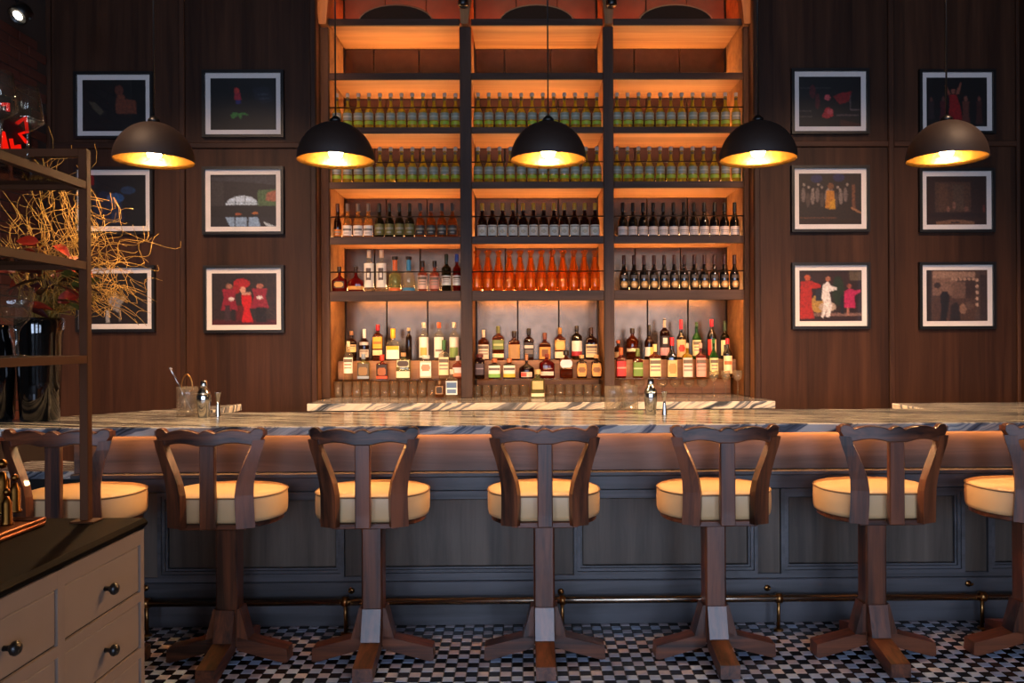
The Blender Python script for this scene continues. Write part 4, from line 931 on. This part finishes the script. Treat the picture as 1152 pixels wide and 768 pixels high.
picture(890.5, 295, 979, 370, 'framed colour photograph of a man in white dancing beside a red dress', '#26100c',
        [(rect(.0, .05, .8, .3), '#2e1614'), (ell(.62, .4, .1, .3), '#1c2a14'), (rect(.8, .02, 1, .2), '#5a4a38'), (rect(0, .84, 1, .9), '#7a5a50'), (rect(0, .92, 1, 1), '#2a1010'), (ell(.3, .66, .12, .18), '#a8803a'), (ell(.45, .72, .14, .1), '#b09a88'), (rect(.26, .38, .36, .6), '#1e2430')] +
        [([(.02, .22), (.16, .2), (.34, .28), (.34, .34), (.2, .36), (.2, .7), (.24, .95), (.0, .95)], '#a81c10'), (ell(.13, .14, .05, .06), '#b8542c')] +
        [([(.38, .28), (.46, .22), (.5, .3), (.6, .34), (.6, .38), (.48, .42), (.5, .58), (.52, .7), (.48, .92), (.42, .92), (.44, .72), (.38, .94), (.34, .92), (.4, .64), (.35, .55)], '#e2d8d2'), (ell(.46, .17, .04, .055), '#a8684a')] +
        [([(.72, .42), (.8, .36), (.9, .4), (.98, .38), (.98, .43), (.88, .5), (.9, .74), (.72, .74)], '#b01c50'), (ell(.8, .31, .035, .05), '#8a4a38'), (rect(.66, .5, .71, .86), '#14121a'), (rect(.76, .74, .79, .9), '#a8705a')])
picture(1033.5, 78, 1120, 151, 'framed photograph of a singer in red with raised arms', '#060303',
        [([(.38, .36), (.44, .34), (.5, .36), (.56, .6), (.6, .92), (.34, .92), (.38, .6)], '#8a0c10'), (ell(.44, .28, .035, .05), '#8a4a3a'), ([(.36, .36), (.3, .16), (.33, .15), (.4, .34)], '#8a4a38'), ([(.48, .34), (.56, .1), (.585, .1), (.54, .34)], '#8a4a38')] + figure(.08, .4, .85, .1, '#2a1a1c', '#5a3028') + figure(.28, .38, .9, .12, '#4a1014', '#5a3028') + figure(.65, .38, .92, .12, '#5a2a20', '#8a5040') + figure(.87, .38, .95, .1, '#3a1814', '#6a3a30'))
picture(1033.5, 189, 1119.5, 261.5, 'framed sepia photograph of a theatre curtain, middle of the far right column', '#2e170c',
        [(rect(.14, .12, .74, .74), '#4a3020'), (rect(.2, .16, .36, .72), '#533624'), (rect(.44, .18, .62, .7), '#4e3a2c'), (ell(.46, .6, .03, .08), '#7a5444'), (ell(.36, .68, .025, .06), '#7a5040'), (ell(.66, .68, .04, .06), '#70483a'), (rect(.0, .76, 1, .84), '#241008'), ([(.16, .94), (.4, .9), (.6, .9), (.8, .94), (.8, 1), (.16, 1)], '#7a543c'), (rect(.4, .94, .56, .97), '#2a160c'), (rect(.94, .6, .97, .74), '#6a2a1c')])
picture(1033.5, 294.5, 1120.5, 370, 'framed sepia photograph of dressing room mirrors and a silhouette', '#4a3428',
        [(rect(0, 0, .08, 1), '#241610'), ([(.1, .02), (.8, .04), (.8, .14), (.3, .16), (.1, .2)], '#9a7660'), (rect(.1, .16, .5, .5), '#7a5a48'), (rect(.42, .24, .64, .6), '#6a4c3c'), (rect(.64, .16, .8, .6), '#3a241a'), (rect(.1, .55, .8, 1), '#4a3022'), (rect(.88, .1, 1, .98), '#33211a')] + [(ell(.42+.07*k, .18, .03, .03), '#a8836a') for k in range(6)] + [(ell(.83, .2+.12*k, .025, .035), '#c09a80') for k in range(5)] +
        [([(.22, .5), (.26, .42), (.34, .42), (.38, .5), (.36, .75), (.32, 1), (.22, 1), (.24, .75)], '#150b08'), ([(.4, .7), (.48, .62), (.54, .7), (.56, 1), (.38, 1)], '#20130d'), (ell(.6, .76, .06, .1), '#8a6650'), (ell(.7, .7, .07, .08), '#5a4032'), (ell(.18, .3, .06, .06), '#2a1a12')])

# ------------------------------------------------------------------ tools on the bar
def shaker(label, px, by, top, w):
    p = PH(px, by, ZT); s = F/p.y; h = (by-top)/s; r = w/s/2
    o = thing('cocktail_shaker', label, 'shaker', (p.x, p.y, ZT+.0004))
    MB().lathe([(0, 0), (r*.72, 0), (r*.78, .004), (r*.98, h*.45), (r, h*.58), (r*.9, h*.64)], 24).build('tin', steel, o)
    MB().lathe([(r*.92, h*.635), (r*.93, h*.66), (r*.62, h*.76), (r*.5, h*.80), (r*.46, h*.82)], 24).build('strainer_top', steel, o)
    MB().lathe([(r*.48, h*.81), (r*.5, h*.86), (r*.46, h*.97), (r*.36, h), (0, h)], 20).build('cap', steel, o)
    return o
def jigger(label, px, by, top, w):
    p = PH(px, by, ZT); s = F/p.y; h = (by-top)/s; r = w/s/2
    o = thing('jigger', label, 'jigger', (p.x, p.y, ZT+.0004))
    MB().lathe([(0, .0), (r*.8, 0), (r*.8, .002), (r*.42, h*.5), (r*.36, h*.58)], 18).build('large_cup', steel, o)
    MB().lathe([(r*.36, h*.58), (r*.5, h*.75), (r*.9, h*.97), (r*.95, h), (r*.85, h), (r*.4, h*.72), (0, h*.7)], 18).build('small_cup', steel, o)
    return o
def mixing_glass(label, px, by, top, w, name='mixing_glass'):
    p = PH(px, by, ZT); s = F/p.y; h = (by-top)/s; r = w/s/2
    o = thing(name, label, 'mixing glass', (p.x, p.y, ZT+.0004))
    flute = lambda a, rr: ((rr+.0022*math.cos(14*a))*math.cos(a), (rr+.0022*math.cos(14*a))*math.sin(a)) if rr > r*.9 else (rr*math.cos(a), rr*math.sin(a))
    MB().lathe([(0, 0), (r*.95, 0), (r, .006), (r, h*.8), (r*.99, h), (r*.9, h), (r*.88, h*.8), (r*.86, .016), (0, .014)], 56, cross=flute).build('cut_glass', bar_glass, o)
    return o, p, h, r
mg, p_, h_, r_ = mixing_glass('cut mixing glass holding the bar spoon at the left', 211, 468, 435, 22)
sp = thing('bar_spoon', 'twisted steel bar spoon leaning in the cut mixing glass', 'spoon', (p_.x, p_.y, ZT+.02))
a_ = P(191.5, 414, p_.y); d_ = Vector((a_.x-p_.x, 0, a_.z-ZT-.02))
b_ = Vector((.03, 0, 0))
path = [b_+(d_-b_)*(k/24) for k in range(25)]
MB().tube([(v.x+.0015*math.cos(k*1.3), .0015*math.sin(k*1.3), v.z) for k, v in enumerate(path)], .0032, 6).build('twisted_stem', steel, sp)
MB().lathe([(0, -.008), (.006, -.005), (.0075, 0), (.006, .005), (0, .008)], 12, tuple(d_)).build('knob', steel, sp)
sn = thing('strainer', 'brass looped strainer resting in the cut mixing glass', 'strainer', (p_.x, p_.y, ZT+.1))
lp = [P(204+7*(1-math.cos(t*PI/12))*.9, 438-17*math.sin(t*PI/12), p_.y) for t in range(13)]
MB().tube([(q.x-p_.x, 0, q.z-ZT-.1) for q in lp], .0042, 8).build('handle_loop', brass, sn)
MB().tube([(lp[0].x-p_.x, 0, lp[0].z-ZT-.1), (.0, .0, .02), (lp[-1].x-p_.x, 0, lp[-1].z-ZT-.1)], .004, 8).build('collar', brass, sn)
shaker('steel cocktail shaker at the left, by the cut mixing glass', 229.5, 469, 428, 16)
jigger('tall steel jigger at the left, beside the shaker', 245.3, 468.5, 441, 8.5)
mixing_glass('ribbed crystal mixing glass, left of the pair', 689.5, 465, 434, 18)
mixing_glass('ribbed crystal mixing glass, right of the pair beside the shaker', 708.5, 464.5, 433, 18)
shaker('steel cocktail shaker right of the crystal mixing glasses', 732, 466, 425.5, 15)
jigger('tall steel jigger right of the crystal mixing glasses', 747.5, 467, 440, 7.5)

# ------------------------------------------------------------------ chest of drawers with etagere
ZCH = .90; xf = -1.228; yb, ya = 2.585, 1.16
chest = thing('chest_of_drawers', 'cream painted chest of drawers with black top and black knobs', 'chest of drawers', (xf, yb, 0))
CW = .78; LEN = yb-ya
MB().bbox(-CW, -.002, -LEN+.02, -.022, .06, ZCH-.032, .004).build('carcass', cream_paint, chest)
MB().bbox(-CW-.02, .018, -LEN, 0, ZCH-.031, ZCH, .012).build('top', black_top, chest)
MB().bbox(-CW+.03, -.03, -LEN+.05, -.05, 0, .06, .004).build('plinth', cream_paint, chest)
cols = [(-.462, -.045), (-.915, -.495), (-1.37, -.948)]; rows = [(.672, .822), (.494, .642), (.316, .464), (.10, .286)]
kp = [(0, 0), (.007, 0), (.0065, .012), (.010, .017), (.0165, .022), (.018, .030), (.013, .037), (0, .039)]
rail_m = cream_paint
for (y0, y1) in cols:
    for (z0, z1) in rows:
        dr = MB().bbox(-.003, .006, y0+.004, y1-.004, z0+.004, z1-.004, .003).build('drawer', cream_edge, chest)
        MB().lathe(kp, 16).build('knob', black_m, dr, (.006, (y0+y1)/2, (z0+z1)/2), (0, PI/2, 0))
MB().box(-.0015, .0005, -LEN+.03, -.03, .08, ZCH-.04).build('gap_shade', plain('painted_gap_shade', '#1a120d', .8), chest)  # dark sheet added behind the drawers as painted shade for their gaps
# face frame in front of the drawers' gaps
fr2 = MB()
zlev = [.06] + [v for (a, b) in reversed(rows) for v in (a, b)] + [ZCH-.033]
for k in range(0, len(zlev), 2):
    if zlev[k+1] > zlev[k]: fr2.box(-.004, .010, -LEN+.02, -.022, zlev[k], zlev[k+1])
ylev = [-LEN+.02] + [v for (a, b) in reversed(cols) for v in (a, b)] + [-.022]
for k in range(0, len(ylev), 2): fr2.box(-.004, .0102, ylev[k], ylev[k+1], .06, ZCH-.033)
fr2.build('face_frame', cream_paint, chest)

# brass-brown etagere standing on the chest
ex1 = PX(97, 2.52, 580); ex0 = ex1-.44; ey1, ey0 = 2.52, 1.62; pw = .0135
et = thing('etagere', 'bronze framed etagere with glass shelves on the chest', 'shelf unit', (ex1, ey1, ZCH))
ztop = PZ(168, ey1, 97)
for x in (ex0, ex1):
    for y in (ey0, ey1):
        po = MB().bbox(x-pw-ex1, x+pw-ex1, y-pw-ey1, y+pw-ey1, .006, ztop-ZCH, .002).build('post', bronze, et)
        MB().bbox(x-.038-ex1, x+.038-ex1, y-.03-ey1, y+.03-ey1, .0005, .006, .002).build('foot_plate', bronze, po)
levels = [PZ(209, ey1, 97), PZ(299, ey1, 97), PZ(404, ey1, 97)]
for zl_ in levels:
    z = zl_-ZCH; fm = MB(); t = .012
    fm.box(ex0+pw-ex1, -pw, -t, t, z-t, z+t).box(ex0+pw-ex1, -pw, ey0-t-ey1, ey0+t-ey1, z-t, z+t)
    fm.box(-t, t, ey0+pw-ey1, -pw, z-t, z+t).box(ex0-t-ex1, ex0+t-ex1, ey0+pw-ey1, -pw, z-t, z+t)
    sf = fm.build('shelf_frame', bronze, et)
    MB().box(ex0+.013-ex1, -.013, ey0+.013-ey1, -.013, z+.002, z+.010).build('glass_shelf', glass('shelf_glass', '#cfd2cc'), sf)
MB().box(ex0+pw-ex1, -pw, -.012, .012, ztop-ZCH-.024, ztop-ZCH).build('top_rail', bronze, et)
# glassware on the etagere
def wine_glass(lab, px, by, z, h, rim, cat='wine glass'):
    p = PH(px, by, z); o = thing('wine_glass', lab, cat, (p.x, p.y, z+.0006), group='wine glasses on the etagere')
    rb = rim*1.45
    MB().lathe([(0, h*.46), (rim*.5, h*.475), (rb, h*.58), (rb*.98, h*.62), (rim, h), (rim*.96, h), (rb*.95, h*.62), (rb*.96, h*.59), (rim*.45, h*.485), (0, h*.47)], 28).build('bowl', rim_glass, o)
    MB().lathe([(.005, .005), (.0036, h*.2), (.0036, h*.4), (.007, h*.465)], 10).build('stem', rim_glass, o)
    MB().lathe([(0, 0), (rb*.9, 0), (rb*.9, .002), (.006, .006), (0, .006)], 28).build('foot', rim_glass, o)
z1s = levels[0]+.010
wine_glass('angular wine glass standing on the top glass shelf, nearer the post', 31, 190, z1s, .235, .030)
wine_glass('angular wine glass at the picture edge on the top glass shelf', 1, 181, z1s, .245, .030)
z2s, z3s = levels[1]+.010, levels[2]+.010
p = PH(13, 292, z2s); o = stem_glass('clear coupe on the middle shelf of the etagere', 'etagere coupes', 'glass', .150, .058, .062, .33); o.location = (p.x, 2.26, z2s+.0006)
def goblet(lab, x, y):
    o = thing('goblet', lab, 'glass', (x, y, z3s+.0006), group='cut crystal goblets on the etagere'); h = .20
    flute = lambda a, rr: ((rr+.0018*math.cos(12*a))*math.cos(a), (rr+.0018*math.cos(12*a))*math.sin(a)) if rr > .025 else (rr*math.cos(a), rr*math.sin(a))
    MB().lathe([(0, h*.44), (.018, h*.45), (.034, h*.55), (.040, h*.75), (.044, h), (.0405, h), (.037, h*.75), (.03, h*.57), (0, h*.47)], 48, cross=flute).build('bowl', rim_glass, o)
    MB().lathe([(.008, .008), (.0065, h*.2), (.009, h*.36), (.016, h*.445)], 10).build('stem', rim_glass, o)
    MB().lathe([(0, 0), (.036, 0), (.036, .003), (.009, .009), (0, .009)], 24).build('foot', rim_glass, o)
gx = PX(18, 2.28, 400); goblet('cut crystal goblet on the lowest etagere shelf, nearer the post', gx, 2.28)
goblet('cut crystal goblet at the picture edge on the lowest etagere shelf', gx-.095, 2.25)

# brass tray with brass shakers
tx = PX(57, 2.50, 572); tr = thing('brass_tray', 'copper coloured tray on the chest top', 'tray', (tx-.17, 2.28, ZCH))
MB().bbox(-.17, .17, -.2, .2, .0008, .014, .004).build('tray_base', plain('copper_tray', '#8a4f2c', .3, .8, vary=.1), tr)
for (x0, x1, y0, y1) in ((-.17, .17, -.2, -.192), (-.17, .17, .192, .2), (-.17, -.162, -.192, .192), (.162, .17, -.192, .192)):
    MB().bbox(x0, x1, y0, y1, .014, .026, .003).build('tray_rim', MATS['copper_tray'], tr)
def brass_jar(lab, px, by, h, r):
    p = PH(px, by, ZCH+.0145); o = thing('brass_bottle', lab, 'bottle', (p.x, p.y, ZCH+.0146), group='brass bottles on the tray')
    MB().lathe([(0, 0), (r, 0), (r, .006), (r*.8, .012), (r*.8, h*.6), (r*.5, h*.68), (r*.38, h*.76), (0, h*.77)], 20).build('body', brass_dk, o)
    q = r*.62
    MB().lathe([(0, h-2*q), (q*.7, h-1.7*q), (q, h-q), (q*.7, h-.3*q), (0, h)], 16).build('ball_stopper', brass_dk, o)
brass_jar('taller brass bottle with ball stopper at the picture edge', 3, 577, .175, .026)
brass_jar('shorter brass bottle with ball stopper nearer the post', 17, 576, .125, .020)
brass_jar('small brass bottle with ball stopper at the tray front', 8, 590, .11, .018)

# ------------------------------------------------------------------ vase with willow and red leaves
vx, vy = PX(45, 4.19, 470), 4.19
vase = thing('vase', 'tall black glossy vase on the bar at the left', 'vase', (vx, vy, ZT+.0005))
black_gl = plain('black_glazed', '#070606', .08, coat=.6)
MB().lathe([(0, 0), (.085, 0), (.092, .01), (.1, .2), (.11, .45), (.118, .52), (.112, .535), (.104, .52), (.09, .3), (0, .29)], 32).build('body', black_gl, vase)
v2 = thing('vase', 'second black vase at the picture edge, behind the crystal goblets', 'vase', (PX(-2, 4.16, 470), 4.16, ZT+.0005))
MB().lathe([(0, 0), (.06, 0), (.075, .02), (.085, .25), (.07, .40), (.05, .47), (.06, .50), (.05, .50), (.04, .46), (0, .4)], 28).build('body', black_gl, v2)
wb = thing('willow_arrangement', 'golden curly willow branches with dark red leaves in the black vase', 'flower arrangement', (vx, vy, ZT+.31))
wil = plain('curly_willow', '#8f6a22', .6, vary=.3); rw = random.Random(4)
for k in range(105):
    pos = Vector((rw.uniform(-.06, .06), rw.uniform(-.05, .05), .0)); pts_ = [pos.copy()]
    tgt = Vector((rw.uniform(-.32, .62) if k > 8 else rw.uniform(.35, .66), rw.uniform(-.22, .22), rw.uniform(.45, 1.2)))
    if k % 5 == 0: tgt = Vector((rw.uniform(.2, .62), rw.uniform(-.15, .1), rw.uniform(.30, .5)))
    if tgt.x > .2: tgt.z = min(tgt.z, .88)
    pos = Vector((0, 0, .2)) + Vector((tgt.x*.15, tgt.y*.15, .05)); pts_.append(pos.copy())
    nst = 26; ph = rw.uniform(0, 6.28); ph2 = rw.uniform(0, 6.28); amp = rw.uniform(.03, .075); fq = rw.uniform(.45, .9)
    st0 = pos.copy(); vel = Vector((0, 0, 0))
    for i in range(1, nst+1):
        t = i/nst; q = st0.lerp(tgt, t**.9)
        q.z -= .10*t*t*(1 if tgt.x > .35 else 0)
        q += Vector((math.sin(i*fq+ph)*amp*t**.5, math.cos(i*fq*.8+ph2)*amp*.6, math.cos(i*fq*1.1+ph)*amp*.8*t**.5))
        pts_.append(q)
    br = MB().tube(pts_, [.0027*(1-.6*i/(len(pts_)-1)) for i in range(len(pts_))], 5).build('branch', wil, wb)
    if k % 2 == 0:
        i0 = 12+rw.randint(0, 8); q = Vector(pts_[i0]); tw = [q.copy()]; dr_ = Vector((rw.uniform(-1, 1), rw.uniform(-.6, .6), rw.uniform(-.4, 1))).normalized()
        for i in range(10):
            q = q + dr_*.018 + Vector((math.sin(i*.9+ph)*.010, 0, math.cos(i*.9+ph)*.012)); tw.append(q.copy())
        MB().tube(tw, [.0022*(1-.05*i) for i in range(len(tw))], 4).build('twig', wil, br)
def leaf_mesh(L_, w):
    mb = MB(); n = 8; vs_ = []; 
    for i in range(n+1):
        t = i/n; hw = w*math.sin(PI*t**.8)**.8*(1-.15*t) if 0 < t < 1 else .0008
        zc_ = -.25*L_*t*t
        vs_ += [(L_*t, -hw, zc_+hw*.35), (L_*t, 0, zc_), (L_*t, hw, zc_+hw*.35)]
    fs_ = []
    for i in range(n): fs_ += [(i*3, i*3+1, i*3+4, i*3+3), (i*3+1, i*3+2, i*3+5, i*3+4)]
    return mb.add(vs_, fs_, smooth=True)
lmats = [plain('dark_red_leaf', '#3a0c08', .4, vary=.3), plain('scarlet_leaf', '#7a1c0c', .4, vary=.3), plain('orange_leaf', '#8a3a14', .4, vary=.3), plain('olive_leaf', '#4a4a18', .45, vary=.3)]
lps = []
for k in range(46):
    m = lmats[(0, 0, 1, 0, 2, 3, 0, 1)[k % 8]]
    ang = rw.uniform(-1.2, 1.2) + (PI if k % 3 == 0 else 0); base_ = Vector((rw.uniform(-.12, .18), rw.uniform(-.18, .02), rw.uniform(.26, .62)))
    if k % 4 == 1: base_ = Vector((rw.uniform(.12, .24), rw.uniform(-.14, 0), rw.uniform(.30, .46))); ang = rw.uniform(-.7, .5)
    lf = leaf_mesh(rw.uniform(.12, .2), rw.uniform(.022, .038)).build('leaf', m, wb, tuple(base_), (rw.uniform(-1.2, 1.2), rw.uniform(-.7, .6), ang))

# ------------------------------------------------------------------ left corner: spotlight and red neon
p = P(19, 18, 5.2)
sl = thing('wall_spotlight', 'black ceiling spotlight with bright reflector in the upper left corner', 'spotlight', (p.x, p.y, p.z))
MB().lathe([(.03, .10), (.055, .085), (.062, 0), (.056, 0), (.05, .07), (0, .075)], 20).build('can', black_m, sl, None, (-.75, .3, 0))
MB().lathe([(0, .006), (.03, .006), (.03, .009), (0, .009)], 16).build('lamp_lens', emit('spot_lens', '#fff0d8', 14), sl, None, (-.75, .3, 0))
MB().tube([(0, 0, .09), (-.02, 0, CEIL-p.z)], .01, 8).build('stem', black_m, sl)
py_ = 5.85; pz = 3.02
ns = thing('neon_sign', 'red glowing sign on the brick wall behind the wine glasses', 'neon sign', (XL+.012, py_, pz))
red_m = emit('red_neon', '#ff1a0c', .8)
MB().bbox(-.006, .006, -.26, .20, -.22, .22, .003).build('backing', plain('sign_backing', '#1a0604', .5), ns)
for pts_ in ([(-.16, .14), (-.10, .16), (-.10, .11)], [(.0, .05), (.10, .12), (.12, .02), (.03, -.02), (.11, -.06)], [(-.16, -.2), (-.15, -.06), (-.10, -.2)], [(-.07, -.08), (-.03, -.2)], [(-.02, -.12), (.05, -.2), (.02, -.1)]):
    MB().tube([(.022, y, z) for y, z in pts_], .013, 8).build('tube', red_m, ns)

for k, (loc, rot) in enumerate(FILL_SPOTS):  # cans for the added fill spots, out of view
    ts = thing('fill_spotlight', 'black unseen ceiling spotlight added to warm the %s wall' % ('left', 'right')[k], 'spotlight', (loc.x, loc.y, loc.z), group='added fill spotlights')
    MB().lathe([(.05, -.02), (.055, -.02), (.055, .12), (.03, .14), (0, .14)], 20, caps=False).build('can', black_m, ts, None, tuple(rot))
    MB().tube([(0, 0, .1), (0, 0, CEIL-loc.z-.001)], .012, 8).build('stem', black_m, ts)
